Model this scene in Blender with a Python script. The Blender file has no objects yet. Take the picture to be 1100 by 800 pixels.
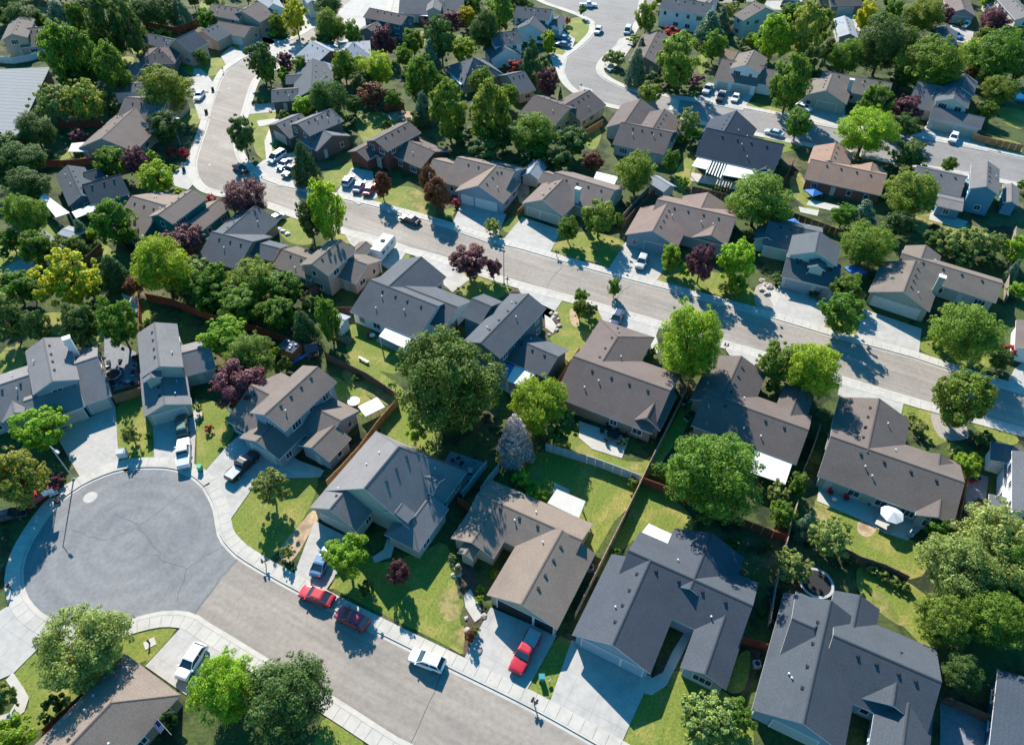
import bpy, bmesh, math, random
from math import sin, cos, pi, radians, sqrt, atan2
from mathutils import Vector, Matrix
random.seed(7)
R_ = random.Random(11)
scene = bpy.context.scene
COL = scene.collection

# ---------------------------------------------------------------- camera model (photo survey)
F_, TH, HC = 780.0, radians(45.5), 86.0
ST, CT = sin(TH), cos(TH)
def G(p, h=0.0):
    """world point at height h seen at survey position p (x, y of the 1100 x 800 photograph)"""
    u, v = p[0] - 550.0, p[1] - 400.0
    dx, dy, dz = u, F_ * CT - v * ST, -(F_ * ST + v * CT)
    t = (h - HC) / dz
    return Vector((dx * t, dy * t, h))
def px_per_m(P):
    z = P[1] * CT + (HC - P[2]) * ST
    return F_ / z
def proj(P):
    z = P[1] * CT + (HC - P[2]) * ST
    y = (HC - P[2]) * CT - P[1] * ST
    return (550 + F_ * P[0] / z, 400 + F_ * y / z)
def T(c, r, pts):
    return [(c * 220 + x / 5.0, r * 160 + y / 5.0) for x, y in pts]

cam_d = bpy.data.cameras.new("camera"); cam = bpy.data.objects.new("camera", cam_d); COL.objects.link(cam)
cam.location = (0, 0, HC); cam.rotation_euler = (pi / 2 - TH, 0, 0)
cam_d.sensor_width = 36; cam_d.lens = 36 * F_ / 1100; cam_d.clip_start = 1; cam_d.clip_end = 3000
scene.camera = cam

# ---------------------------------------------------------------- light
SUN_AZ, SUN_EL = radians(106), radians(33.5)
w = bpy.data.worlds.new("World"); scene.world = w; w.use_nodes = True
nt = w.node_tree
sky = nt.nodes.new("ShaderNodeTexSky"); sky.sky_type = 'NISHITA'; sky.sun_disc = False
sky.sun_elevation = SUN_EL; sky.sun_rotation = SUN_AZ - pi / 2 if False else -(SUN_AZ - pi / 2)
sky.ozone_density = 3.0; sky.air_density = 1.0; sky.dust_density = 0.3
hsv = nt.nodes.new("ShaderNodeHueSaturation"); hsv.inputs["Saturation"].default_value = 1.45; hsv.inputs["Hue"].default_value = 0.485
nt.links.new(sky.outputs[0], hsv.inputs["Color"]); nt.links.new(hsv.outputs[0], nt.nodes["Background"].inputs[0])
nt.nodes["Background"].inputs[1].default_value = 0.11
sd = bpy.data.lights.new("sun", 'SUN'); sun = bpy.data.objects.new("sun", sd); COL.objects.link(sun)
sd.energy = 5.0; sd.angle = radians(0.5); sd.color = (1.0, 0.945, 0.85)
sv = Vector((cos(SUN_AZ) * cos(SUN_EL), sin(SUN_AZ) * cos(SUN_EL), sin(SUN_EL)))
sun.rotation_euler = sv.to_track_quat('Z', 'Y').to_euler()
sun.location = (0, 200, 120)
vs = scene.view_settings
vs.view_transform = 'Standard'; vs.look = 'None'; vs.gamma = 1; vs.use_curve_mapping = False; vs.exposure = 1.07
scene.display_settings.display_device = 'sRGB'

# ---------------------------------------------------------------- materials
def srgb(r, g, b):
    f = lambda c: (c / 255 / 12.92) if c / 255 <= 0.04045 else ((c / 255 + 0.055) / 1.055) ** 2.4
    return (f(r), f(g), f(b))
def mat(name, col, rough=0.8, var=0.12, scale=1.0, detail=4.0, col2=None, fac2=(0.45, 0.6), scale2=0.3, metal=0.0,
        bump=0.0, bscale=8.0, bands=None, coords='pos', spec=0.3, transl=0.0, objvar=0.0, third=None, alpha=None, coat=0.0, streak=None, grid=None, island=0.0):
    m = bpy.data.materials.new(name); m.use_nodes = True
    n, l = m.node_tree.nodes, m.node_tree.links
    b = n["Principled BSDF"]
    b.inputs["Roughness"].default_value = rough; b.inputs["Metallic"].default_value = metal
    b.inputs["Specular IOR Level"].default_value = spec
    if coat: b.inputs["Coat Weight"].default_value = coat; b.inputs["Coat Roughness"].default_value = 0.05
    if coords == 'pos':
        src = n.new("ShaderNodeNewGeometry").outputs["Position"]
    else:
        src = n.new("ShaderNodeTexCoord").outputs["Object"]
    def noise(sc, det=4.0, rough_=0.6):
        t = n.new("ShaderNodeTexNoise"); t.inputs["Scale"].default_value = sc; t.inputs["Detail"].default_value = det
        t.inputs["Roughness"].default_value = rough_
        l.new(src, t.inputs["Vector"]); return t.outputs["Fac"]
    def mix(f, a, c, blend='MIX'):
        x = n.new("ShaderNodeMix"); x.data_type = 'RGBA'; x.blend_type = blend
        if isinstance(f, float): x.inputs[0].default_value = f
        else: l.new(f, x.inputs[0])
        for k, v in ((6, a), (7, c)):
            if isinstance(v, tuple): x.inputs[k].default_value = (*v, 1)
            else: l.new(v, x.inputs[k])
        return x.outputs[2]
    def ramp(f, lo, hi):
        x = n.new("ShaderNodeMapRange"); x.interpolation_type = 'SMOOTHSTEP'
        x.inputs["From Min"].default_value = lo; x.inputs["From Max"].default_value = hi
        l.new(f, x.inputs["Value"]); return x.outputs[0]
    out = tuple(col)
    if col2: out = mix(ramp(noise(scale2, 5.0), *fac2), out, tuple(col2))
    if third: out = mix(ramp(noise(third[1], 6.0), *third[2]), out, tuple(third[0]))
    if var:
        f = ramp(noise(scale, detail, 0.7), 0.3, 0.7)
        x = n.new("ShaderNodeMapRange"); x.inputs["To Min"].default_value = 1 - var; x.inputs["To Max"].default_value = 1 + var
        l.new(f, x.inputs["Value"])
        hs = n.new("ShaderNodeHueSaturation")
        l.new(x.outputs[0], hs.inputs["Value"])
        if isinstance(out, tuple): hs.inputs["Color"].default_value = (*out, 1)
        else: l.new(out, hs.inputs["Color"])
        out = hs.outputs[0]
    def hsval(fac, lo, hi, out):
        x = n.new("ShaderNodeMapRange"); x.inputs["To Min"].default_value = lo; x.inputs["To Max"].default_value = hi
        l.new(fac, x.inputs["Value"]); hs = n.new("ShaderNodeHueSaturation"); l.new(x.outputs[0], hs.inputs["Value"])
        if isinstance(out, tuple): hs.inputs["Color"].default_value = (*out, 1)
        else: l.new(out, hs.inputs["Color"])
        return hs.outputs[0]
    def rot(ang, sc):
        mp = n.new("ShaderNodeMapping"); mp.vector_type = 'TEXTURE'; mp.inputs["Rotation"].default_value = (0, 0, ang); mp.inputs["Scale"].default_value = sc; l.new(src, mp.inputs["Vector"]); return mp.outputs[0]
    if streak:
        for ang, sc, amt in streak:
            t = n.new("ShaderNodeTexNoise"); t.inputs["Scale"].default_value = 1.0; t.inputs["Detail"].default_value = 3; l.new(rot(ang, sc), t.inputs["Vector"])
            out = hsval(ramp(t.outputs["Fac"], 0.35, 0.65), 1 - amt, 1 + amt, out)
    if grid:
        ang, size, amt = grid
        t = n.new("ShaderNodeTexBrick"); t.offset = 0; t.inputs["Scale"].default_value = 1.0; t.inputs["Mortar Size"].default_value = 0.022; t.inputs["Mortar Smooth"].default_value = 0.0
        t.inputs["Brick Width"].default_value = size; t.inputs["Row Height"].default_value = size; l.new(rot(ang, (1, 1, 1)), t.inputs["Vector"])
        out = hsval(t.outputs["Fac"], 1.0, 1 - amt, out)
    if island:
        gi = n.new("ShaderNodeNewGeometry"); out = hsval(gi.outputs["Random Per Island"], 1 - island, 1 + island, out)
    if bands:
        axis, freq, amt = bands
        sp = n.new("ShaderNodeSeparateXYZ"); l.new(src, sp.inputs[0])
        mm = n.new("ShaderNodeMath"); mm.operation = 'MULTIPLY'; mm.inputs[1].default_value = freq; l.new(sp.outputs[axis], mm.inputs[0])
        fr = n.new("ShaderNodeMath"); fr.operation = 'FRACT'; l.new(mm.outputs[0], fr.inputs[0])
        st_ = n.new("ShaderNodeMath"); st_.operation = 'LESS_THAN'; st_.inputs[1].default_value = 0.22; l.new(fr.outputs[0], st_.inputs[0])
        x = n.new("ShaderNodeMapRange"); x.inputs["To Min"].default_value = 1.0; x.inputs["To Max"].default_value = 1 - amt
        l.new(st_.outputs[0], x.inputs["Value"])
        hs = n.new("ShaderNodeHueSaturation"); l.new(x.outputs[0], hs.inputs["Value"])
        if isinstance(out, tuple): hs.inputs["Color"].default_value = (*out, 1)
        else: l.new(out, hs.inputs["Color"])
        out = hs.outputs[0]
    if objvar:
        oi = n.new("ShaderNodeObjectInfo")
        x = n.new("ShaderNodeMapRange"); x.inputs["To Min"].default_value = 1 - objvar; x.inputs["To Max"].default_value = 1 + objvar
        l.new(oi.outputs["Random"], x.inputs["Value"])
        hs = n.new("ShaderNodeHueSaturation"); l.new(x.outputs[0], hs.inputs["Value"])
        x2 = n.new("ShaderNodeMapRange"); x2.inputs["To Min"].default_value = 0.485; x2.inputs["To Max"].default_value = 0.515
        mm = n.new("ShaderNodeMath"); mm.operation = 'MULTIPLY'; mm.inputs[1].default_value = 7.31; l.new(oi.outputs["Random"], mm.inputs[0])
        fr = n.new("ShaderNodeMath"); fr.operation = 'FRACT'; l.new(mm.outputs[0], fr.inputs[0]); l.new(fr.outputs[0], x2.inputs["Value"])
        l.new(x2.outputs[0], hs.inputs["Hue"])
        if isinstance(out, tuple): hs.inputs["Color"].default_value = (*out, 1)
        else: l.new(out, hs.inputs["Color"])
        out = hs.outputs[0]
    if isinstance(out, tuple): b.inputs["Base Color"].default_value = (*out, 1)
    else: l.new(out, b.inputs["Base Color"])
    if bump:
        bp = n.new("ShaderNodeBump"); bp.inputs["Strength"].default_value = bump; bp.inputs["Distance"].default_value = 0.05
        l.new(noise(bscale, 3.0), bp.inputs["Height"]); l.new(bp.outputs[0], b.inputs["Normal"])
    if transl:
        tr = n.new("ShaderNodeBsdfTranslucent"); ms = n.new("ShaderNodeMixShader"); ms.inputs[0].default_value = transl
        hs = n.new("ShaderNodeHueSaturation"); hs.inputs["Value"].default_value = 1.5; hs.inputs["Hue"].default_value = 0.485
        if isinstance(out, tuple): hs.inputs["Color"].default_value = (*out, 1)
        else: l.new(out, hs.inputs["Color"])
        l.new(hs.outputs[0], tr.inputs["Color"])
        l.new(b.outputs[0], ms.inputs[1]); l.new(tr.outputs[0], ms.inputs[2])
        l.new(ms.outputs[0], n["Material Output"].inputs["Surface"])
    return m

M = {}
M['grass'] = mat('lawn', (0.138, 0.172, 0.026), 0.9, 0.30, 3.5, col2=(0.245, 0.215, 0.055), fac2=(0.46, 0.68), scale2=0.22, streak=[(radians(60), (9, 0.55, 1), 0.06)], bump=0.6, bscale=9)
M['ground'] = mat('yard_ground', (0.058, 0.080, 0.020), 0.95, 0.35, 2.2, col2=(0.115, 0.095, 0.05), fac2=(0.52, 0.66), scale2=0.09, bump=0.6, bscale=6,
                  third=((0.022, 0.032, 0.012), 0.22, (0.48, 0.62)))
M['dry'] = mat('dry_grass', (0.135, 0.155, 0.032), 0.95, 0.25, 2.0, col2=(0.27, 0.215, 0.085), fac2=(0.42, 0.62), scale2=0.45, bump=0.5, bscale=7)
M['dirt'] = mat('bare_soil', (0.40, 0.29, 0.18), 0.95, 0.3, 2.0, col2=(0.22, 0.15, 0.09), fac2=(0.45, 0.7), scale2=0.5, bump=0.6)
M['bark'] = mat('bark_mulch', (0.10, 0.065, 0.045), 0.95, 0.4, 5.0, col2=(0.05, 0.035, 0.025), fac2=(0.4, 0.7), scale2=0.8, bump=0.8)
M['gravel'] = mat('gravel_bed', (0.30, 0.27, 0.24), 0.95, 0.35, 7.0, bump=0.8, bscale=12)
M['asphalt'] = mat('warm_asphalt', (0.262, 0.226, 0.192), 0.85, 0.12, 1.6, col2=(0.218, 0.190, 0.165), fac2=(0.42, 0.68), scale2=0.10, bump=0.25, bscale=14,
                   third=((0.29, 0.255, 0.222), 0.045, (0.5, 0.7)), streak=[(radians(-28), (14, 0.9, 1), 0.075), (radians(-28), (40, 4, 1), 0.07)])
M['asphalt2'] = mat('blue_grey_asphalt', (0.188, 0.186, 0.187), 0.85, 0.12, 1.6, col2=(0.155, 0.157, 0.163), fac2=(0.42, 0.66), scale2=0.12, bump=0.25, bscale=14,
                    third=((0.21, 0.212, 0.217), 0.05, (0.5, 0.7)))
M['asphalt3'] = mat('grey_asphalt', (0.215, 0.20, 0.188), 0.85, 0.10, 1.2, col2=(0.18, 0.168, 0.16), fac2=(0.42, 0.68), scale2=0.10, bump=0.2, streak=[(radians(-28), (14, 1.1, 1), 0.06)])
M['crack'] = mat('tar_seam', (0.09, 0.08, 0.075), 0.9, 0.2)
M['concrete'] = mat('concrete', (0.43, 0.40, 0.355), 0.85, 0.07, 0.9, col2=(0.37, 0.345, 0.305), fac2=(0.45, 0.7), scale2=0.25, bump=0.1, third=((0.28, 0.26, 0.235), 0.9, (0.66, 0.78)))
M['concrete_w'] = mat('pale_concrete', (0.375, 0.355, 0.328), 0.85, 0.09, 0.8, col2=(0.315, 0.30, 0.278), fac2=(0.45, 0.72), scale2=0.22, bump=0.1, grid=(radians(-28), 3.1, 0.28), third=((0.27, 0.265, 0.255), 0.7, (0.64, 0.80)))
M['white'] = mat('white_paint', (0.60, 0.60, 0.585), 0.8, 0.04, 1.0)
M['offwhite'] = mat('off_white_paint', (0.46, 0.43, 0.385), 0.6, 0.05, 1.0)
M['dark'] = mat('dark_metal', (0.022, 0.022, 0.025), 0.85, 0.1)
M['black'] = mat('black_rubber', (0.015, 0.015, 0.016), 0.7, 0.1)
M['glass'] = mat('window_glass', (0.03, 0.045, 0.06), 0.06, 0.0, spec=0.8)
M['chrome'] = mat('bright_metal', (0.6, 0.6, 0.62), 0.25, 0.0, metal=0.9)
M['grey'] = mat('galvanised_grey', (0.35, 0.36, 0.37), 0.5, 0.08, 2.0)
M['teal'] = mat('teal_plastic', (0.03, 0.22, 0.24), 0.5, 0.05)
M['bluep'] = mat('blue_plastic', (0.03, 0.15, 0.42), 0.45, 0.05)
M['redp'] = mat('red_plastic', (0.55, 0.03, 0.03), 0.5, 0.05)
M['greenp'] = mat('green_plastic', (0.03, 0.30, 0.16), 0.5, 0.05)
M['wood_o'] = mat('cedar_fence', (0.40, 0.19, 0.08), 0.85, 0.2, 1.2, bands=(0, 6.0, 0.25), col2=(0.30, 0.15, 0.08), scale2=0.4)
M['wood_r'] = mat('red_stained_fence', (0.27, 0.065, 0.035), 0.85, 0.2, 1.2, bands=(0, 6.0, 0.25))
M['wood_b'] = mat('brown_fence', (0.14, 0.085, 0.06), 0.9, 0.2, 1.2, bands=(0, 6.0, 0.3), col2=(0.09, 0.06, 0.045), scale2=0.3)
M['wood_g'] = mat('weathered_fence', (0.30, 0.24, 0.20), 0.9, 0.2, 1.2, bands=(0, 6.0, 0.25))
M['wood_p'] = mat('pinkish_fence', (0.42, 0.27, 0.20), 0.9, 0.15, 1.2, bands=(0, 6.0, 0.2))
M['vinyl'] = mat('grey_vinyl_fence', (0.42, 0.42, 0.42), 0.5, 0.06, 1.0, bands=(0, 3.0, 0.12))
M['trunk'] = mat('tree_bark', (0.10, 0.07, 0.05), 0.95, 0.3, 3.0, coords='obj')
M['metal_roof'] = mat('ribbed_metal_roof', (0.22, 0.23, 0.24), 0.95, 0.05, 1.0, bands=(1, 0.55, 0.22))
M['rock'] = mat('landscape_rock', (0.36, 0.31, 0.26), 0.9, 0.3, 2.0)
M['poolwater'] = mat('pool_water', (0.02, 0.32, 0.50), 0.05, 0.15, 2.0, spec=0.6)

ROOF = {  # shingle colours
 'brown': (0.178, 0.146, 0.128), 'taupe': (0.215, 0.166, 0.140), 'umber': (0.138, 0.113, 0.103), 'slate': (0.105, 0.114, 0.126),
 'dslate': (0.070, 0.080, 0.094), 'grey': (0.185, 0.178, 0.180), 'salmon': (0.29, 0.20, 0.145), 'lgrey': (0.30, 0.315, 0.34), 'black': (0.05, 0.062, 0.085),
 'white': (0.45, 0.47, 0.50), 'mid': (0.165, 0.155, 0.155)}
for k, c in ROOF.items():
    M['roof_' + k] = mat('shingle_' + k, c, 0.95, 0.17, 6.0, col2=tuple(x * 0.92 for x in c), fac2=(0.4, 0.65), scale2=0.4,
                         bump=0.35, bscale=18, bands=(2, 7.0, 0.07), objvar=0.05, spec=0.15, third=(tuple(x * 0.86 for x in c), 0.22, (0.48, 0.72)))
WALL = {'tan': (0.42, 0.32, 0.24), 'cream': (0.55, 0.50, 0.42), 'white': (0.72, 0.72, 0.72), 'teal': (0.012, 0.17, 0.15), 'blue': (0.09, 0.24, 0.33),
 'bluegrey': (0.24, 0.30, 0.36), 'grey': (0.36, 0.36, 0.35), 'brick': (0.22, 0.07, 0.055), 'brown': (0.25, 0.18, 0.14), 'pink': (0.43, 0.30, 0.245),
 'sage': (0.33, 0.36, 0.31), 'dkblue': (0.055, 0.12, 0.17), 'yellow': (0.48, 0.37, 0.16), 'dbrown': (0.13, 0.10, 0.09), 'mint': (0.40, 0.52, 0.50)}
for k, c in WALL.items():
    M['wall_' + k] = mat('siding_' + k, c, 0.75, 0.05, 1.0, bands=(2, 5.0, 0.12))
M['brickwall'] = mat('brick_wall', (0.22, 0.10, 0.075), 0.9, 0.2, 4.0, bands=(2, 12.0, 0.2))
def leafmat(name, c, tr=0.44, var=0.45, sc=1.6):
    c = (min(.5, c[0] * 2.35), min(.5, c[1] * 2.15), c[2] * 1.4)
    M['leaf_' + name] = mat('foliage_' + name, c, 0.6, var, sc, coords='pos', spec=0.25, transl=tr, objvar=0.14, detail=3, island=0.38)
leafmat('g', (0.050, 0.100, 0.018)); leafmat('l', (0.095, 0.160, 0.018)); leafmat('d', (0.034, 0.066, 0.022), 0.3)
leafmat('p', (0.062, 0.022, 0.042), 0.2); leafmat('b', (0.055, 0.098, 0.088), 0.2); leafmat('y', (0.148, 0.178, 0.018), 0.4)
leafmat('s', (0.095, 0.130, 0.048), 0.3); leafmat('r', (0.17, 0.025, 0.028), 0.3); leafmat('w', (0.20, 0.178, 0.27), 0.2, 0.2)
leafmat('c', (0.028, 0.060, 0.030), 0.15); leafmat('m', (0.072, 0.032, 0.020), 0.25); leafmat('k', (0.040, 0.076, 0.018), 0.3); leafmat('o', (0.105, 0.130, 0.030), 0.35)
leafmat('e', (0.070, 0.112, 0.022), 0.38)
leafmat('x', (0.19, 0.205, 0.012), 0.4)

# ---------------------------------------------------------------- object helpers
def link(name, me, parent=None, loc=None, mats=()):
    o = bpy.data.objects.new(name, me); COL.objects.link(o)
    for m in mats: me.materials.append(m)
    if parent: o.parent = parent
    if loc is not None: o.location = loc
    return o
def empty(name, label, cat, loc, rotz=0.0, group=None):
    o = bpy.data.objects.new(name, None); COL.objects.link(o)
    o.location = loc; o.rotation_euler = (0, 0, rotz); o.empty_display_size = 0.3
    o['label'] = label; o['category'] = cat
    if group: o['group'] = group
    return o
def tag(o, label, cat, group=None):
    o['label'] = label; o['category'] = cat
    if group: o['group'] = group
    return o
class MB:
    def __init__(s): s.v, s.f, s.m, s.sm = [], [], [], False
    def poly(s, pts, mi=0):
        k = len(s.v); s.v += [tuple(p) for p in pts]; s.f.append(tuple(range(k, k + len(pts)))); s.m.append(mi)
    def box(s, c, d, rz=0.0, mi=0, taper=1.0):
        cx, cy, cz = c; dx, dy, dz = d[0] / 2, d[1] / 2, d[2] / 2; k = len(s.v)
        ca, sa = cos(rz), sin(rz)
        for z, tf in ((-dz, 1.0), (dz, taper)):
            for x, y in ((-dx, -dy), (dx, -dy), (dx, dy), (-dx, dy)):
                x, y = x * tf, y * tf
                s.v.append((cx + x * ca - y * sa, cy + x * sa + y * ca, cz + z))
        for q in ((3, 2, 1, 0), (4, 5, 6, 7), (0, 1, 5, 4), (1, 2, 6, 5), (2, 3, 7, 6), (3, 0, 4, 7)):
            s.f.append(tuple(k + i for i in q)); s.m.append(mi)
    def tube(s, a, b, r0, r1=None, n=8, mi=0, caps=True):
        a, b = Vector(a), Vector(b); r1 = r0 if r1 is None else r1
        d = (b - a).normalized(); t = Vector((0, 0, 1)) if abs(d.z) < 0.9 else Vector((1, 0, 0))
        x = d.cross(t).normalized(); y = d.cross(x); k = len(s.v)
        for c, r in ((a, r0), (b, r1)):
            for i in range(n):
                q = 2 * pi * i / n; s.v.append(tuple(c + x * (r * cos(q)) + y * (r * sin(q))))
        for i in range(n):
            j = (i + 1) % n; s.f.append((k + i, k + j, k + n + j, k + n + i)); s.m.append(mi)
        if caps:
            s.f.append(tuple(k + i for i in range(n))[::-1]); s.m.append(mi)
            s.f.append(tuple(k + n + i for i in range(n))); s.m.append(mi)
    def build(s, name, mats, parent=None, loc=None, smooth=False, org=None):
        me = bpy.data.meshes.new(name)
        v = s.v if org is None else [(x - org[0], y - org[1], z - org[2]) for x, y, z in s.v]
        me.from_pydata(v, [], s.f); me.update()
        if not isinstance(mats, (list, tuple)): mats = [mats]
        for m in mats: me.materials.append(m)
        if len(mats) > 1: me.polygons.foreach_set('material_index', s.m)
        if smooth: me.polygons.foreach_set('use_smooth', [True] * len(s.f))
        bm = bmesh.new(); bm.from_mesh(me); bmesh.ops.recalc_face_normals(bm, faces=bm.faces); bm.to_mesh(me); bm.free()
        o = bpy.data.objects.new(name, me); COL.objects.link(o)
        if parent: o.parent = parent
        if loc is not None: o.location = loc
        return o

# ---------------------------------------------------------------- ground, roads
def signed_area(P): return sum(P[i][0] * P[(i + 1) % len(P)][1] - P[(i + 1) % len(P)][0] * P[i][1] for i in range(len(P))) / 2
def smooth_line(P, n=4, closed=False):
    """Catmull-Rom through px points"""
    out = []; N = len(P)
    rng = range(N if closed else N - 1)
    g = lambda i: P[i % N] if closed else P[max(0, min(N - 1, i))]
    for i in rng:
        p0, p1, p2, p3 = g(i - 1), g(i), g(i + 1), g(i + 2)
        for k in range(n):
            t = k / n
            out.append(tuple(0.5 * (2 * p1[j] + (p2[j] - p0[j]) * t + (2 * p0[j] - 5 * p1[j] + 4 * p2[j] - p3[j]) * t * t + (3 * p1[j] - p0[j] - 3 * p2[j] + p3[j]) * t ** 3) for j in range(2)))
    if not closed: out.append(P[-1])
    return out
LAYER = [0]
def sheet(name, px, m, z, world=False, kind='structure', label=None, thick=0.0):
    P = [Vector((p[0], p[1], 0)) if world else G(p, z) for p in px]
    cx = sum(p[0] for p in P) / len(P); cy = sum(p[1] for p in P) / len(P)
    bm = bmesh.new()
    vs_ = [bm.verts.new((p[0] - cx, p[1] - cy, 0)) for p in P]
    f = bm.faces.new(vs_)
    bmesh.ops.recalc_face_normals(bm, faces=[f])
    if f.normal.z < 0: f.normal_flip()
    if thick:
        r = bmesh.ops.extrude_face_region(bm, geom=[f])
        bmesh.ops.translate(bm, verts=[v for v in r['geom'] if isinstance(v, bmesh.types.BMVert)], vec=(0, 0, -thick))
        bmesh.ops.recalc_face_normals(bm, faces=bm.faces)
    bmesh.ops.triangulate(bm, faces=bm.faces[:])
    me = bpy.data.meshes.new(name); bm.to_mesh(me); bm.free(); me.materials.append(m)
    o = bpy.data.objects.new(name, me); COL.objects.link(o); o.location = (cx, cy, z)
    if kind: o['kind'] = kind
    return o
def offset(P, d):
    """offset a world polyline to its left by d"""
    out = []
    for i in range(len(P)):
        a = P[max(0, i - 1)]; b = P[min(len(P) - 1, i + 1)]
        t = Vector((b[0] - a[0], b[1] - a[1], 0))
        if t.length < 1e-6: t = Vector((1, 0, 0))
        t.normalize(); out.append(Vector((P[i][0] - t.y * d, P[i][1] + t.x * d, 0)))
    return out
def resample(P, step):
    out = [P[0].copy()]; acc = 0.0
    for i in range(len(P) - 1):
        a, b = P[i], P[i + 1]; L = (b - a).length
        if L < 1e-6: continue
        t = step - acc
        while t <= L:
            out.append(a + (b - a) * (t / L)); t += step
        acc = (acc + L) % step
    return out
def strip(mb, P, d0, d1, z0, z1, gap=0.0):
    """slab between offsets d0 and d1 left of polyline, each segment a slab; gap leaves open joints"""
    A, B = offset(P, d0), offset(P, d1)
    for i in range(len(P) - 1):
        a, b, c, d = A[i], A[i + 1], B[i + 1], B[i]
        if gap:
            L = max((b - a).length, 0.1); k = gap / L
            a, b, c, d = a + (b - a) * k, b, c, d + (c - d) * k
        q = [Vector((p.x, p.y, z1)) for p in (a, b, c, d)]; q0 = [Vector((p.x, p.y, z0)) for p in (a, b, c, d)]
        mb.poly(q); mb.poly([q0[0], q0[1], q[1], q[0]]); mb.poly([q0[2], q0[3], q[3], q[2]])
        if gap: mb.poly([q0[1], q0[2], q[2], q[1]]); mb.poly([q0[3], q0[0], q[0], q[3]])
def kerb_and_walk(px, side=1, walk=1.55):
    P = resample([G(p) for p in smooth_line(px, 4)], 1.5)
    for nm, (a, b, z1, m, gap) in (('kerb', (-0.02, 0.22, 0.125, M['concrete'], 0.0)), ('gutter', (-0.42, -0.023, 0.012, M['concrete'], 0.0)), ('sidewalk', (0.24, 0.24 + walk, 0.115, M['concrete'], 0.035))):
        mb = MB(); strip(mb, P, a * side, b * side, 0.0, z1, gap)
        o = mb.build(nm, m); o['kind'] = 'structure'
M['bluegreyp'] = mat('blue_grey_paint', (0.30, 0.36, 0.42), 0.6, 0.04); M['tanp'] = mat('beige_paint', (0.45, 0.40, 0.33), 0.6, 0.04)
M['paleb'] = mat('pale_cloth', (0.5, 0.52, 0.6), 0.9, 0.2); M['dkb'] = mat('navy_cloth', (0.02, 0.03, 0.14), 0.9, 0.1)
M['roof_metal'] = M['metal_roof']

def rings(m, c, amt=0.10):
    """faint circular scuffs left by turning tyres"""
    n, l = m.node_tree.nodes, m.node_tree.links; b = n["Principled BSDF"]
    old = b.inputs["Base Color"].links[0].from_socket
    g = n.new("ShaderNodeNewGeometry"); mp = n.new("ShaderNodeVectorMath"); mp.operation = 'SUBTRACT'; mp.inputs[1].default_value = (c.x, c.y, 0); l.new(g.outputs["Position"], mp.inputs[0])
    wv = n.new("ShaderNodeTexWave"); wv.wave_type = 'RINGS'; wv.rings_direction = 'Z'; wv.inputs["Scale"].default_value = 0.12; wv.inputs["Distortion"].default_value = 9.0; wv.inputs["Detail"].default_value = 4; wv.inputs["Detail Scale"].default_value = 0.35
    l.new(mp.outputs[0], wv.inputs["Vector"])
    x = n.new("ShaderNodeMapRange"); x.inputs["To Min"].default_value = 1 - amt; x.inputs["To Max"].default_value = 1 + amt * 0.7; l.new(wv.outputs["Fac"], x.inputs["Value"])
    hs = n.new("ShaderNodeHueSaturation"); l.new(x.outputs[0], hs.inputs["Value"]); l.new(old, hs.inputs["Color"]); l.new(hs.outputs[0], b.inputs["Base Color"])
rings(M['asphalt2'], G((138, 588)), 0.07)

for k, c in list(ROOF.items()): M['cap_' + k] = mat('ridge_shingle_' + k, tuple(x * 0.72 for x in c), 0.95, 0.15, 6.0, spec=0.15)
M['cap_metal'] = M['metal_roof']

M['slab'] = mat('shade_tinted_patio_concrete', (0.17, 0.18, 0.20), 0.8, 0.15, 2.0)  # patio concrete with tree shade put into its darker, bluish colour
# ---------------------------------------------------------------- houses
LAND = []   # (nick, world xy) landmarks used in the labels of neighbours
def mesh_obj(name, mb, mats, parent=None, loc=None, smooth=False): return mb.build(name, mats, parent, loc, smooth)
def proto_window(wd, ht, cols=1, fmat='white'):
    f = MB(); t = 0.09
    for z in (-ht / 2, ht / 2): f.box((0, 0, z), (wd + t * 2, 0.10, t))
    for x in (-wd / 2, wd / 2): f.box((x, 0, 0), (t, 0.098, ht))
    for k in range(1, cols + 1): f.box((-wd / 2 + wd * k / (cols + 1), 0, 0), (0.06, 0.094, ht))
    f.box((0, -0.05, -ht / 2 - 0.05), (wd + 0.3, 0.14, 0.06))
    p = MB(); p.box((0, 0.01, 0), (wd, 0.05, ht))
    me_f = f.build('window', M[fmat]); me_p = p.build('pane', M['glass'])
    a, b = me_f.data, me_p.data
    bpy.data.objects.remove(me_f); bpy.data.objects.remove(me_p)
    return a, b
WIN = {}
def get_win(k):
    if k not in WIN: WIN[k] = proto_window(*k)
    return WIN[k]
def vent_mesh():
    m = MB(); m.box((0, 0, 0.04), (0.28, 0.28, 0.14)); m.box((0, 0, 0.12), (0.36, 0.36, 0.04)); o = m.build('v', M['dark']); a = o.data; bpy.data.objects.remove(o)
    m = MB(); m.tube((0, 0, -0.1), (0, 0, 0.3), 0.06); m.tube((0, 0, 0.3), (0, 0, 0.38), 0.13, 0.11); o = m.build('v', M['white']); b = o.data; bpy.data.objects.remove(o)
    return a, b
VENT_BOX, VENT_PIPE = vent_mesh()
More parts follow.
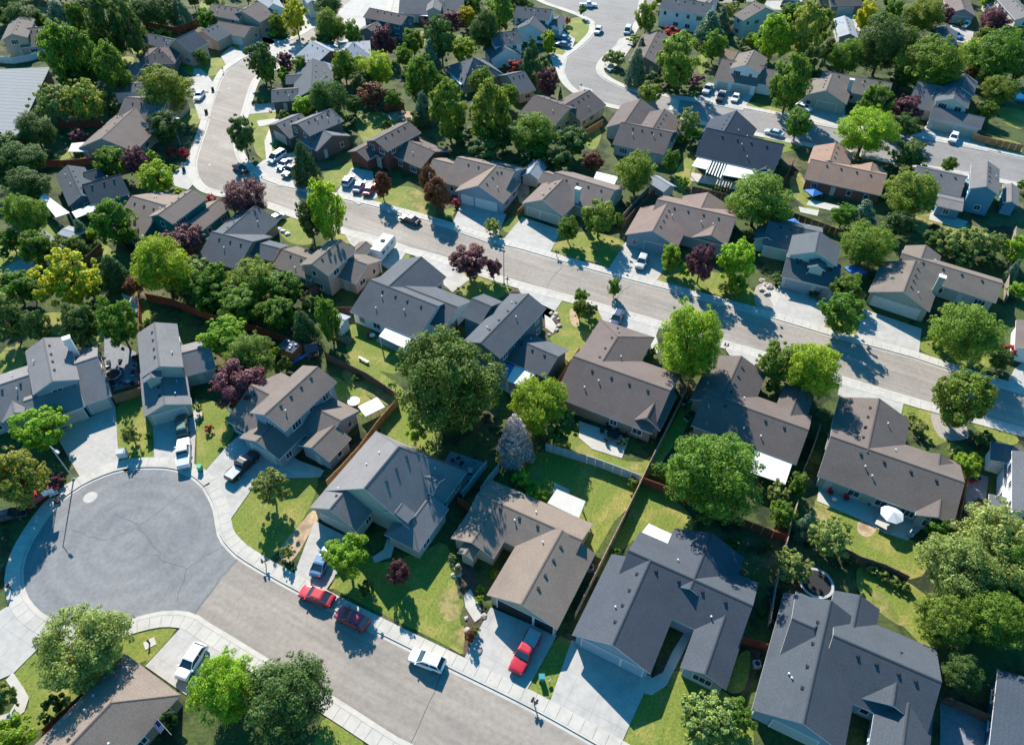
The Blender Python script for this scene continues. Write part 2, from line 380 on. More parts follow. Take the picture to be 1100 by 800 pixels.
def garage_door_mesh(wd, colm, open_=False):
    m = MB(); ht = 2.15
    if open_: m.box((0, 0.4, ht / 2), (wd, 0.05, ht)); mm = M['dark']  # open: dark panel painted in place of the shaded garage interior
    else:
        for r in range(4):
            m.box((0, 0, ht * (r + 0.5) / 4), (wd, 0.06, ht / 4 - 0.025))
            n = max(2, int(wd / 0.6))
            for c in range(n): m.box((-wd / 2 + wd * (c + 0.5) / n, -0.035, ht * (r + 0.5) / 4), (wd / n - 0.12, 0.02, ht / 4 - 0.14))
        mm = colm
    o = m.build('g', mm); a = o.data; bpy.data.objects.remove(o)
    f = MB(); f.box((0, 0, ht + 0.08), (wd + 0.3, 0.12, 0.16))
    for sx in (-1, 1): f.box((sx * (wd / 2 + 0.08), 0, ht / 2), (0.14, 0.12, ht))
    o = f.build('g', M['white']); b = o.data; bpy.data.objects.remove(o)
    return a, b
GD = {}
def fs(b, p, c):  # point coordinates
    return b['O'] + b['U'] * p + b['W'] * c

def house(nick, tile, ax, roofc, wallc, blocks, garage=None, label=None, cat='house', trim='white', chimney=None, covers=(), axh=2.7, gcol='offwhite', skylight=None, name='house', nvents=True, open_=False, win=True, xwin=()):
    c_, r_ = tile if tile else (0, 0)
    if tile: cv = lambda p: (c_ * 220 + p[0] / 5.0, r_ * 160 + p[1] / 5.0)
    else: cv = lambda p: tuple(p)
    A, B = G(cv(ax[:2]), axh), G(cv(ax[2:]), axh)
    U = (B - A); U.z = 0; U.normalize()
    W = Vector((-U.y, U.x, 0))
    bl = []
    for i, s in enumerate(blocks):
        kind = s[0]
        if kind == 'A':
            _, u0, u1, w0, w1, e, rd, pitch, ends = s
        elif kind == 'E':
            _, pts, e, rd, pitch, ends, ext = (list(s) + ['gg', (0, 0, 0, 0)])[:7] if len(s) < 6 else (list(s) + [(0, 0, 0, 0)])[:7]
            P = [G(cv(p), e) for p in pts]
            us = [p.dot(U) for p in P]; ws = [p.dot(W) for p in P]
            u0, u1, w0, w1 = min(us) + ext[0], max(us) + ext[1], min(ws) + ext[2], max(ws) + ext[3]
        else:
            _, a, b, q, e, pitch = s[:6]; ends = s[6] if len(s) > 6 else 'gg'; ext = s[7] if len(s) > 7 else (0, 0)
            a, b, q = cv(a), cv(b), cv(q); S = 4.0
            for _k in range(60):
                hr = e + pitch * S
                Pa, Pb, Q = G(a, hr), G(b, hr), G(q, e)
                d = Pb - Pa
                rd = 'u' if abs(d.dot(U)) > abs(d.dot(W)) else 'w'
                ac, al = (W, U) if rd == 'u' else (U, W)
                c = (Pa.dot(ac) + Pb.dot(ac)) / 2
                S += 0.35 * (abs(Q.dot(ac) - c) - S)
            if not 1.2 < S < 9.5: print('   WARN half-span', nick, i, round(S, 2))
            S = max(1.0, min(9.5, S))
            l0, l1 = sorted((Pa.dot(al), Pb.dot(al)))
            l0 += ext[0]; l1 += ext[1]
            if ends[0] == 'h': l0 -= S
            if ends[1] == 'h': l1 += S
            if rd == 'u': u0, u1, w0, w1 = l0, l1, c - S, c + S
            else: u0, u1, w0, w1 = c - S, c + S, l0, l1
        k = 0.012 * i
        b = dict(u0=u0 + k, u1=u1 - k, w0=w0 + k, w1=w1 - k, e=e + 0.017 * i, rd=rd, p=pitch, ends=ends)
        L, S2 = ((u1 - u0, w1 - w0) if rd == 'u' else (w1 - w0, u1 - u0))
        if min(L, S2) < 1 or max(L, S2) > 26: print('   WARN size', nick, i, round(L, 1), round(S2, 1))
        bl.append(b)
    uc = (min(b['u0'] for b in bl) + max(b['u1'] for b in bl)) / 2; wc = (min(b['w0'] for b in bl) + max(b['w1'] for b in bl)) / 2
    O = U * uc + W * wc; O.z = 0
    LAND.append((nick, O.copy()))
    root = empty(name, label, cat, O, atan2(U.y, U.x))
    for b in bl:
        b['u0'] -= uc; b['u1'] -= uc; b['w0'] -= wc; b['w1'] -= wc
    rm, wm, tm = M['roof_' + roofc], M['wall_' + wallc] if wallc in WALL else M[wallc], M[trim]
    roof, walls = MB(), MB()
    ov = 0.42
    for b in bl:
        rd = b['rd']
        if rd == 'u': l0, l1, s0, s1 = b['u0'], b['u1'], b['w0'], b['w1']; XY = lambda l, s: (l, s)
        else: l0, l1, s0, s1 = b['w0'], b['w1'], b['u0'], b['u1']; XY = lambda l, s: (s, l)
        S = (s1 - s0) / 2; sc = (s0 + s1) / 2; e, p = b['e'], b['p']
        hi0 = min(S, (l1 - l0) / 2) if b['ends'][0] == 'h' else 0.0
        hi1 = min(S, (l1 - l0) / 2) if b['ends'][1] == 'h' else (S * .55 if b['ends'][1] == 'k' else 0.0)
        z = e + p * S
        P = lambda l, s, zz: (*XY(l, s), zz)
        c0, c1, c2, c3 = P(l0, s0, e), P(l1, s0, e), P(l1, s1, e), P(l0, s1, e)
        r0, r1 = P(l0 + hi0, sc, z), P(l1 - hi1, sc, z)
        faces = [[c0, c1, r1, r0], [c2, c3, r0, r1]]
        loop = [c0, c1]
        if hi1: faces.append([c1, c2, r1]); loop += [c2]
        else: loop += [r1, c2]
        loop += [c3]
        if hi0: faces.append([c3, c0, r0])
        else: loop += [r0]
        th = 0.17
        def cap(a, q, wd=0.16):
            a, q = Vector(a), Vector(q); d = (q - a)
            if d.length < .3: return
            d.normalize(); sd_ = Vector((-d.y, d.x, 0)).normalized() * wd; up = Vector((0, 0, .035)); dn = Vector((0, 0, -p * wd * .8 + .02))
            roof.poly([a + sd_ + dn, q + sd_ + dn, q + up, a + up], 2); roof.poly([a + up, q + up, q - sd_ + dn, a - sd_ + dn], 2)
        cap(r0, r1)
        if hi1: cap(c1, r1, .12); cap(c2, r1, .12)
        if hi0: cap(c0, r0, .12); cap(c3, r0, .12)
        for f in faces:
            roof.poly(f, 0); roof.poly([(x, y, zz - th) for x, y, zz in reversed(f)], 1)
        for k in range(len(loop)):
            a, q = loop[k], loop[(k + 1) % len(loop)]
            roof.poly([a, q, (q[0], q[1], q[2] - th), (a[0], a[1], a[2] - th)], 1)
        b.update(S=S, sc=sc, l0=l0, l1=l1, s0=s0, s1=s1, XY=XY, z=z)
        # walls
        o_ = min(ov, S * 0.4); L0, L1, S0, S1 = l0 + o_, l1 - o_, s0 + o_, s1 - o_
        zt = e + p * o_ - th - 0.004
        b.update(wl0=L0, wl1=L1, ws0=S0, ws1=S1, zt=zt)
        def wall(pts): walls.poly(pts)
        wall([P(L0, S0, -0.05), P(L1, S0, -0.05), P(L1, S0, zt), P(L0, S0, zt)])
        wall([P(L0, S1, -0.05), P(L1, S1, -0.05), P(L1, S1, zt), P(L0, S1, zt)])
        zr = z - th - 0.01
        for LL, en in ((L0, b['ends'][0]), (L1, b['ends'][1])):
            if en == 'g': wall([P(LL, S0, -0.05), P(LL, S1, -0.05), P(LL, S1, zt), P(LL, sc, zr), P(LL, S0, zt)])
            else: wall([P(LL, S0, -0.05), P(LL, S1, -0.05), P(LL, S1, zt), P(LL, S0, zt)])
        b['R'] = (XY(L0, S0), XY(L1, S1))
    ro = roof.build('roof', [rm, tm, M['cap_' + roofc]], root); wo = walls.build('wall', wm, root)
    # footprint test
    def rect(b): 
        (x0, y0), (x1, y1) = b['R']; return min(x0, x1), min(y0, y1), max(x0, x1), max(y0, y1)
    def inside(x, y, z, skip, m=0.15):
        for j, b in enumerate(bl):
            if j == skip: continue
            a = rect(b)
            if a[0] - m < x < a[2] + m and a[1] - m < y < a[3] + m and z < b['e'] + 0.9: return True
        return False
    used = []
    def place(me_list, names, x, y, z, rz):
        par = root
        for k, (me, nm) in enumerate(zip(me_list, names)):
            o = bpy.data.objects.new(nm, me); COL.objects.link(o); o.parent = par
            if k == 0: o.location = (x, y, z); o.rotation_euler = (0, 0, rz)
            par = o
        return o
    SIDES = {'S': (0, -1), 'N': (0, 1), 'W': (-1, 0), 'E': (1, 0)}
    def side_line(b, s):
        a = rect(b)
        if s == 'S': return a[0], a[2], a[1], 0.0
        if s == 'N': return a[0], a[2], a[3], pi
        if s == 'W': return a[1], a[3], a[0], -pi / 2
        return a[1], a[3], a[2], pi / 2
    for g in (garage or []):
        bi, s, specs = g[:3]
        b = bl[bi]; a0, a1, c, rz = side_line(b, s); L = a1 - a0
        for fr, wd in specs:
            wd = min(wd, L * 0.92); t = a0 + L * fr
            key = (round(wd, 2), gcol, open_)
            if key not in GD: GD[key] = garage_door_mesh(wd, M[gcol], open_)
            off = 0.06
            x, y = (t, c - off) if s == 'S' else (t, c + off) if s == 'N' else (c - off, t) if s == 'W' else (c + off, t)
            place(GD[key], ('garage_door', 'frame'), x, y, 0.02, rz)
            used.append((x, y, wd / 2 + 0.3, s))
    rr = random.Random(hash(nick) % 1 + len(nick) * 7 + int(abs(O.x) * 10))
    nwin = 0; door_done = False
    for bi, s, fr, z, wk in xwin:
        a0, a1, c, rz = side_line(bl[bi], s); t = a0 + (a1 - a0) * fr
        x, y = (t, c - .03) if s == 'S' else (t, c + .03) if s == 'N' else (c - .03, t) if s == 'W' else (c + .03, t)
        place(get_win(wk), ('window', 'pane'), x, y, z, rz); used.append((x, y, wk[0] / 2 + .3, s))
    if win:
        for bi, b in enumerate(bl):
            for s in 'SEWN':
                a0, a1, c, rz = side_line(b, s); L = a1 - a0
                for lev, z in ((0, 1.45), (1, 4.15)):
                    if z + 0.7 > b['e']: continue
                    n = int(L // 3.1)
                    for k in range(n):
                        t = a0 + L * (k + 0.5) / n + rr.uniform(-0.35, 0.35)
                        off = 0.03
                        x, y = (t, c - off) if s == 'S' else (t, c + off) if s == 'N' else (c - off, t) if s == 'W' else (c + off, t)
                        px_, py_ = x + SIDES[s][0] * 0.4, y + SIDES[s][1] * 0.4
                        if inside(px_, py_, z, bi, 0.5): continue
                        if lev == 0 and any(abs(x - q[0]) < q[2] + 0.9 and abs(y - q[1]) < q[2] + 0.9 and s == q[3] for q in used): continue
                        if rr.random() < 0.22: continue
                        wk = rr.choice([(1.5, 1.15, 1), (1.1, 1.15, 1), (1.8, 1.25, 2), (0.9, 1.1, 0)])
                        if s == 'S' and lev == 0 and not door_done and rr.random() < 0.4:
                            wk = None
                        if wk: place(get_win(wk), ('window', 'pane'), x, y, z, rz)
                        else:
                            door_done = True
                            d = MB(); d.box((0, 0, 1.03), (0.95, 0.07, 2.06)); dr = d.build('door', M[rr.choice(['white', 'dark', 'redp'])] if False else M['offwhite'], root)
                            dr.location = (x, y, 0); dr.rotation_euler = (0, 0, rz)
                        nwin += 1
    # gable-end attic windows are left out; roof vents
    if nvents:
        big = sorted(bl, key=lambda b: -(b['l1'] - b['l0']) * b['S'])[:2]
        for bi, b in enumerate(big):
            Lr = b['l1'] - b['l0']
            if Lr < 5 or b['S'] < 2.4: continue
            sgn = -1 if b['rd'] == 'u' else rr.choice([-1, 1])
            n = 4 if Lr > 10 else 3
            for k in range(n):
                l = b['l0'] + Lr * (0.24 + 0.56 * k / (n - 1)) + rr.uniform(-0.2, 0.2); s = b['sc'] + sgn * b['S'] * 0.17
                x, y = b['XY'](l, s); zz = b['z'] - b['p'] * b['S'] * 0.17
                if any(q is not b and rect(q)[0] < x < rect(q)[2] and rect(q)[1] < y < rect(q)[3] and q['e'] + q['p'] * max(0, q['S'] - abs((y if q['rd'] == 'u' else x) - q['sc'])) > zz + 0.05 for q in bl): continue
                v = bpy.data.objects.new('roof_vent', VENT_BOX); COL.objects.link(v); v.parent = ro; v.location = (x, y, zz)
            for k in range(3 if bi == 0 else 1):
                l = b['l0'] + Lr * rr.uniform(0.2, 0.8); q_ = rr.uniform(0.3, 0.7); s = b['sc'] + rr.choice([-1, 1]) * b['S'] * q_
                x, y = b['XY'](l, s); zz = b['z'] - b['p'] * b['S'] * q_
                if any(q is not b and rect(q)[0] < x < rect(q)[2] and rect(q)[1] < y < rect(q)[3] and q['e'] + q['p'] * max(0, q['S'] - abs((y if q['rd'] == 'u' else x) - q['sc'])) > zz + 0.05 for q in bl): continue
                v = bpy.data.objects.new('vent_pipe', VENT_PIPE); COL.objects.link(v); v.parent = ro; v.location = (x, y, zz)
    inv = Matrix.Rotation(-atan2(U.y, U.x), 4, 'Z')
    if chimney:
        p, h, cm = chimney
        P = inv @ (G(cv(p), h) - O)
        m = MB(); m.box((P.x, P.y, (h + 1.5) / 2), (1.0, 0.8, h - 1.5)); ch = m.build('chimney', M[cm] if cm in M else M['wall_' + cm], ro)
        m = MB(); m.box((P.x, P.y, h + 0.03), (1.25, 1.05, 0.12)); m.build('chimney_cap', M['white'], root)
    for cvv in covers:      # flat patio roof on posts
        pts, h, cm = cvv[:3]
        PP = [inv @ (G(cv(p), h) - O) for p in pts]
        m = MB(); top = [(p.x, p.y, h) for p in PP]; bot = [(p.x, p.y, h - 0.14) for p in PP]
        if len(cvv) > 3:   # slatted
            n = cvv[3]
            for k in range(n):
                f0, f1 = (k + 0.15) / n, (k + 0.6) / n
                q = [Vector(top[0]).lerp(Vector(top[1]), f0), Vector(top[0]).lerp(Vector(top[1]), f1), Vector(top[3]).lerp(Vector(top[2]), f1), Vector(top[3]).lerp(Vector(top[2]), f0)]
                m.poly(q); qb = [Vector((v.x, v.y, h - 0.14)) for v in q]; m.poly(qb[::-1])
                for i in range(4): m.poly([q[i], q[(i + 1) % 4], qb[(i + 1) % 4], qb[i]])
        else:
            m.poly(top); m.poly(bot[::-1])
            for i in range(len(top)): m.poly([top[i], top[(i + 1) % len(top)], bot[(i + 1) % len(top)], bot[i]])
        pc = m.build('patio_cover', M[cm] if cm in M else M['roof_' + cm], root)
        cen = sum((Vector(t) for t in top), Vector()) / len(top)
        for t in top:
            q = Vector(t).lerp(cen, 0.07)
            if inside(q.x, q.y, 1.5, -1, 0.0): continue
            m = MB(); m.box((0, 0, (h - 0.15) / 2), (0.14, 0.14, h - 0.15)); po = m.build('post', M['white'], pc); po.location = (q.x, q.y, 0)
    if skylight:
        pass
    return root
def NL(x): return x
GA1 = lambda b, s='S': [(b, s, [(0.5, 4.8)])]
GA2 = lambda b, s='S': [(b, s, [(0.23, 2.6), (0.67, 4.8)])]
GA3 = lambda b, s='S': [(b, s, [(0.33, 4.8), (0.8, 2.5)])]
H = house
# ---- lower rows (nearest)
H('brown-roofed corner house', (0, 4), (670, 305, 970, 530), 'taupe', 'brown',
  [('E', [(670, 305), (970, 530)], 2.8, 'w', .45, 'gh', (0, 0, -24, 0))], label='taupe hip-roofed house with a flag, south of the round cul-de-sac')
H('tan-roofed house with red pickup', None, (522.5, 638.7, 596.5, 675.3), 'taupe', 'tan',
  [('E', [(528, 515), (637, 563), (610, 613)], 2.7, 'u', .42),
   ('E', [(522.5, 638.7), (596.5, 675.3), (624.6, 624.7)], 2.7, 'w', .42, 'gg', (0, 0, 0, 4.5)),
   ('E', [(484, 578), (536, 601)], 2.7, 'w', .42, 'gg', (0, -0.6, 0, 6)),
   ('E', [(497, 584), (512, 592)], 2.6, 'w', .5, 'gg', (0, 0.3, -1.4, 3))],
  garage=[(1, 'S', [(0.38, 4.8), (0.83, 2.5)])], label='single-storey tan-roofed house with a red pickup parked in its drive', gcol='dark',
  covers=[([(598, 525), (629, 538), (622, 556), (588, 540)], 2.6, 'offwhite')])
H('grey 1.5-storey house', (1, 3), (880, -45, 1410, 195), 'grey', 'sage',
  [('A', -50.85, -35.1, 39.4, 51.6, 2.8, 'w', .74, 'gk'), ('A', -41.5, -36.4, 45.0, 48.2, 4.5, 'u', .6, 'gg'),
   ('E', [(565, 322), (815, 455)], 2.8, 'w', .62, 'gg', (0, 0, 0, 9)),
   ('E', [(1250, 422), (1155, 545), (960, 470)], 2.75, 'w', .55, 'hg', (0, 0, 0, 3)),
   ('E', [(900, 420), (1040, 480)], 4.6, 'w', .5, 'gg', (0, 0, 2.4, 4))],
  garage=[(2, 'S', [(0.5, 4.8)])], label='large grey-shingled house with steep roof above a grass front yard and bare dirt strip')
H('brown house with blue-grey walls', (1, 2), (240, 615, 430, 715), 'brown', 'bluegrey',
  [('E', [(240, 615), (430, 715), (690, 440)], 5.4, 'w', .45),
   ('E', [(680, 535), (830, 605), (645, 790)], 2.7, 'u', .42, 'gg', (-1, 0, 0, 0)),
   ('E', [(130, 670), (410, 400), (500, 600)], 2.75, 'u', .42),
   ('E', [(190, 745), (400, 870)], 2.7, 'w', .42, 'gg', (0, 0, 0, 7)),
   ('E', [(499, 793), (670, 879)], 2.6, 'w', .45, 'gg', (0, 0, 0, 5))],
  axh=5.4, garage=[(3, 'S', [(0.5, 4.4)])], label='two-storey brown-roofed house with blue-grey walls right of a plum tree')
H('wide grey-roofed two-storey house', (0, 2), (175, 522, 425, 437), 'grey', 'bluegrey',
  [('E', [(175, 522), (425, 437), (145, 282)], 5.4, 'w', .42),
   ('E', [(410, 285), (520, 258), (600, 525)], 2.7, 'u', .42, 'gg', (-1.2, 0, 0, 0)),
   ('E', [(-60, 430), (145, 378), (190, 600)], 2.7, 'u', .42, 'gg', (-2, 1, 0, 0)),
   ('E', [(10, 672), (178, 612)], 2.65, 'w', .5, 'gg', (0, 0, 0, 5)),
   ('E', [(290, 645), (460, 585)], 2.7, 'u', .42, 'gg', (-3.2, 0, 0, 8))],
  axh=5.4, garage=[(4, 'S', [(0.62, 4.8)]), (1, 'S', [(0.5, 2.6)])], chimney=((355, 215), 7.9, 'white'), label='wide two-storey grey-roofed house at the head of the cul-de-sac')
H('narrow pale-roofed two-storey house', (0, 2), (757, 430, 985, 370), 'grey', 'sage',
  [('E', [(757, 430), (985, 370), (742, 190)], 5.4, 'w', .45),
   ('E', [(768, 615), (1028, 570)], 2.7, 'w', .42, 'gg', (0, 0, 0, 9)),
   ('E', [(985, 255), (1130, 215), (1140, 385)], 2.75, 'u', .42, 'gg', (-1.5, 0, 0, 0)),
   ('E', [(760, 440), (870, 405)], 5.3, 'w', .5, 'gg', (0.2, 0, -0.8, 3))],
  axh=5.4, garage=[(1, 'S', [(0.5, 4.8)])], label='narrow two-storey pale grey-roofed house above the parked white pickup')
H('blue-walled house behind the huge tree', (2, 2), (285, 235, 475, 320), 'slate', 'dkblue',
  [('E', [(285, 235), (475, 320), (735, 55)], 5.4, 'w', .45),
   ('E', [(600, 170), (812, 262), (730, 430)], 2.7, 'u', .42, 'gg', (-2, 0, 0, 0)),
   ('E', [(330, 120), (385, -10), (500, 20)], 5.0, 'u', .42)],
  axh=5.4, garage=[(0, 'N', [(0.5, 4.8)])], label='two-storey dark blue house with a blue and white patio cover',
  covers=[([(512, 345), (562, 362), (520, 442), (462, 425)], 2.5, 'bluep'), ([(564, 363), (682, 405), (592, 470), (522, 443)], 2.51, 'white')])
H('brown twin-winged house', (2, 2), (1040, 628, 1205, 690), 'umber', 'brown',
  [('R', (880, 310), (1400, 498), (935, 590), 2.7, .42, 'gg'),
   ('E', [(1025, 115), (1315, 215), (1000, 370)], 2.75, 'w', .42, 'gh', (0, 0, -3, 0)),
   ('E', [(1190, 652), (1345, 716)], 2.7, 'w', .8, 'gg', (0, 0, 0, 8)),
   ('E', [(1280, 385), (1435, 450)], 2.72, 'u', .42, 'gg', (-2, 0, -5, 0.5))],
  garage=[(1, 'N', [(0.5, 4.8)])], label='dark brown-roofed house with a furnished rear patio beside a grey vinyl fence')
H('brown house with white awning', (3, 2), (485, 508, 1045, 708), 'umber', 'pink',
  [('R', (485, 508), (1045, 708), (1000, 905), 2.7, .42),
   ('R', (682, 310), (585, 530), (820, 405), 2.75, .45, 'gg', (-1, 0)),
   ('R', (990, 470), (955, 640), (905, 478), 2.7, .45, 'gg', (-1, 0))],
  axh=5, garage=[(1, 'N', [(0.5, 4.8)])], label='brown-roofed house with a white ribbed awning behind the big round tree',
  covers=[([(760, 805), (960, 875), (918, 1000), (715, 930)], 2.6, 'white')])
H('brown house with patio umbrella', None, (892.2, 468.2, 1036.5, 518.1), 'umber', 'sage',
  [('R', (892.2, 468.2), (1036.5, 518.1), (879, 511.5), 2.7, .42),
   ('R', (944.7, 427.6), (932.9, 480), (977.5, 449.9), 2.75, .45, 'gg', (-1, 0)),
   ('R', (1010, 538), (1009, 556), (982.7, 553.5), 2.7, .45, 'gg', (0, 1)),
   ('R', (1009.5, 487), (1008.5, 503), (1031, 503), 2.7, .42, 'gg', (-1.5, 0))],
  axh=5, garage=[(1, 'N', [(0.5, 4.8)])], label='long brown-roofed house with red chairs and white umbrella on its back patio')
H('white-walled house at the right edge', None, (1010, 434, 1100, 461), 'slate', 'white',
  [('E', [(1101, 488), (1087, 547)], 5.5, 'w', .42, 'gg', (0, 10, 0, 0)),
   ('E', [(1064, 474), (1086, 481), (1083, 500)], 2.7, 'w', .2, 'gg', (0, 2.5, 0, 0)),
   ('E', [(1078, 498), (1090, 503), (1085, 522)], 3.0, 'w', .2, 'gg', (0, 2, 0, 0)),
   ('E', [(1062, 530), (1082, 538), (1080, 552)], 2.6, 'w', .2, 'gg', (0, 2, 0, 0))],
  label='white-walled two-storey house cut off by the eastern edge of the picture', nvents=False)
H('big slate house with white sail', None, (614.8, 681.9, 698.8, 723.9), 'dslate', 'bluegrey',
  [('R', (675, 591), (809, 650), (820, 628), 2.75, .5),
   ('E', [(614.8, 681.9), (698.8, 723.9), (642, 625)], 2.7, 'w', .5, 'gg', (0, 0, 0, 4.5)),
   ('R', (777, 665), (758, 724), (781, 739), 2.7, .5, 'gg', (0, 0.8)),
   ('R', (764, 571.6), (748, 619), (800, 598), 2.7, .5, 'gg', (-2, 0)),],
  garage=[(1, 'S', [(0.36, 4.8), (0.8, 2.5)])], label='large dark slate-roofed house with a wide shaded three-car driveway', gcol='bluegreyp',
  covers=[([(697, 562), (723, 574), (719, 585), (689, 572)], 2.5, 'white')], xwin=[(2, 'S', .5, 1.5, (2.2, 1.3, 2))])
H('bottom-right slate house', None, (894.8, 681.9, 1013, 733), 'dslate', 'bluegrey',
  [('R', (895, 682), (1012, 732), (943, 671), 2.75, .5),
   ('R', (884, 683), (863, 777), (805, 770), 2.7, .5, 'gg', (0, 5)),
   ('R', (923.7, 638.6), (917, 674), (944.7, 657.7), 2.7, .45, 'gg', (-5, 0)),
   ('R', (850, 664), (886, 679), (852.8, 633.5), 2.72, .45, 'gh', (0, -4)),
   ('R', (965.7, 715.5), (959, 758), (915.8, 750), 2.72, .5, 'gg', (0, 2)),
   ('R', (974, 772), (968, 815), (936, 778), 2.66, .4, 'gg', (-3, 3))],
  axh=5, garage=[(1, 'S', [(0.5, 4.8)])], label='largest dark slate-roofed house, filling the bottom right beside a wooded yard')
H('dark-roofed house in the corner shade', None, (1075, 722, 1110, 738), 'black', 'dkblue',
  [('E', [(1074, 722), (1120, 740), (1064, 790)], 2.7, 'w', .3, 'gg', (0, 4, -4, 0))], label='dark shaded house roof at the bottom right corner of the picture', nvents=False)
# ---- middle street, near side
H('slate house beside the plum tree', (1, 1), (0, 600, 150, 640), 'slate', 'brown',
  [('R', (40, 440), (250, 500), (150, 640), 2.7, .45),
   ('R', (265, 300), (105, 462), (390, 393), 2.75, .5),
   ('E', [(345, 600), (455, 518), (300, 480)], 2.7, 'u', .42, 'gg', (-3, 0, 0, 0))],
  axh=3, garage=[(1, 'N', [(0.5, 4.8)])], label='slate-roofed house with a tan gable beside the broad plum tree')
H('teal-walled two-storey house', (0, 1), (800, 365, 930, 403), 'taupe', 'teal',
  [('R', (1028, 214), (855, 354), (930, 402), 5.2, .45),
   ('R', (705, 252), (880, 300), (735, 478), 2.7, .42),
   ('E', [(1120, 285), (1220, 325), (1085, 440)], 2.75, 'w', .42)],
  axh=5.2, garage=[(0, 'N', [(0.5, 4.8)])], label='two-storey house with bright teal walls near the street bend')
H('dark house with white patio roof', (0, 1), (530, 290, 720, 235), 'dslate', 'dkblue',
  [('R', (330, 95), (468, 238), (380, 335), 2.7, .5),
   ('R', (445, 205), (640, 122), (720, 235), 2.7, .5),
   ('E', [(450, 140), (560, 150), (540, 100)], 2.8, 'u', .45, 'gg')],
  axh=3, label='dark-roofed house with long white and blue patio roofs', covers=[([(235, 237), (375, 343), (300, 368), (212, 258)], 2.6, 'white'), ([(385, 338), (512, 287), (512, 330), (408, 372)], 2.5, 'white')])
H('tan two-storey house with trailer', (1, 1), (500, 628, 655, 685), 'brown', 'pink',
  [('R', (728, 484), (578, 618), (655, 685), 5.2, .45),
   ('E', [(395, 640), (520, 690), (495, 522)], 2.7, 'u', .42, 'gg', (0, 2, 0, 0)),
   ('E', [(735, 700), (805, 725), (950, 598)], 2.75, 'u', .42, 'gg', (-2, 0, 0, 0)),
   ('E', [(830, 500), (885, 555), (760, 560)], 2.7, 'w', .42, 'gg')],
  axh=5.2, garage=[(2, 'N', [(0.6, 4.0)])], label='two-storey house with tan walls beside a white camping trailer')
H('blue-grey-roofed house by plum tree', None, (396, 343, 438, 360.6), 'slate', 'white',
  [('R', (398, 300), (470, 329), (438, 360.6), 2.7, .42),
   ('R', (451, 274.8), (418.3, 309), (480, 297), 2.75, .5),
   ('E', [(501, 328.6), (477.3, 354.9), (462, 306)], 2.72, 'u', .42, 'gg', (-4, 0, 0, 0))],
  axh=2.7, garage=[(1, 'N', [(0.5, 4.8)])], label='slate-roofed house with white walls and a ribbed white patio awning',
  covers=[([(414, 352), (442, 363), (434, 374), (407, 361)], 2.5, 'white')])
# ---- middle street, far side
H('brown two-gable house with white garages', (2, 1), (260, 238, 500, 298), 'taupe', 'bluegrey',
  [('R', (255, 42), (565, 118), (240, 196), 2.7, .42),
   ('R', (486, 93), (350, 192), (500, 298), 2.8, .5),
   ('E', [(130, 112), (250, 190), (180, 45)], 2.75, 'u', .42, 'gg', (0, 2, 0, 0)),
   ('E', [(362, 200), (450, 225)], 3.6, 'w', .5, 'gg', (0, 0, 0.4, 4))],
  axh=2.8, garage=[(1, 'S', [(0.22, 2.6), (0.64, 4.8)])], gcol='white', label='brown-roofed house with white garage doors beside two dark red trees')
H('taupe house with teal-capped chimney', (2, 1), (592, 297, 820, 370), 'brown', 'sage',
  [('R', (770, 132), (1110, 213), (1110, 372), 2.7, .42),
   ('R', (800, 172), (726, 276), (820, 370), 2.8, .5, 'gg', (0, 1)),
   ('E', [(690, 172), (760, 200), (770, 125)], 2.7, 'u', .42)],
  axh=2.8, garage=[(1, 'S', [(0.26, 3.0), (0.68, 4.6)])], gcol='tanp', chimney=((905, 212), 6.2, 'mint'), label='taupe-roofed house with olive walls and a pale chimney', covers=[([(1005, 122), (1120, 150), (1098, 195), (985, 165)], 2.6, 'white')])
H('tan-roofed house with open garage', (3, 1), (55, 460, 300, 520), 'taupe', 'bluegrey',
  [('R', (232, 266), (655, 371), (590, 517), 2.7, .42),
   ('R', (290, 292), (200, 438), (56, 460), 2.8, .45),
   ('R', (500, 232), (468, 322), (360, 272), 2.7, .42),
   ('R', (545, 410), (515, 462), (395, 522), 2.75, .45, 'gg', (0, 1.5))],
  axh=2.8, garage=[(1, 'S', [(0.62, 4.8)])], open_=True, label='tan-roofed house with an open garage and silver car in its drive')
H('dark blue-grey two-storey house', None, (839, 297, 899, 311), 'slate', 'mint',
  [('R', (882, 249), (874, 270), (903.6, 260), 5.2, .45),
   ('E', [(818, 263), (868, 262), (862, 240)], 2.8, 'u', .42, 'gg', (0, 2, 0, 0)),
   ('E', [(839, 297), (899, 311)], 2.7, 'u', .42, 'gg', (0, 0, 0, 8)),
   ('E', [(809, 257), (837, 260), (815, 243)], 2.75, 'w', .45, 'gg'),
   ('E', [(866, 292), (886, 297)], 4.9, 'w', .5, 'gg', (0, 0, 1.5, 4))],
  garage=[(2, 'S', [(0.32, 4.8), (0.8, 2.6)])], label='two-storey blue-grey house with three garage doors across from the lime trees', gcol='bluegreyp')
H('long taupe house with chimney', None, (931.6, 315.7, 1002.7, 338.9), 'brown', 'sage',
  [('R', (967.9, 274), (1078.4, 302.5), (1072, 326), 2.7, .42),
   ('R', (978.7, 284.8), (973.3, 314), (931.6, 315.7), 2.8, .45, 'gg', (0, 2)),
   ('R', (992.6, 262.4), (990, 283), (1011, 276.5), 2.7, .42, 'gg', (-1, 0))],
  garage=[(1, 'S', [(0.22, 2.7), (0.64, 4.8)])], gcol='white', chimney=((1012.7, 297), 6.4, 'sage'), label='long taupe-roofed house with a chimney and broad white driveway')
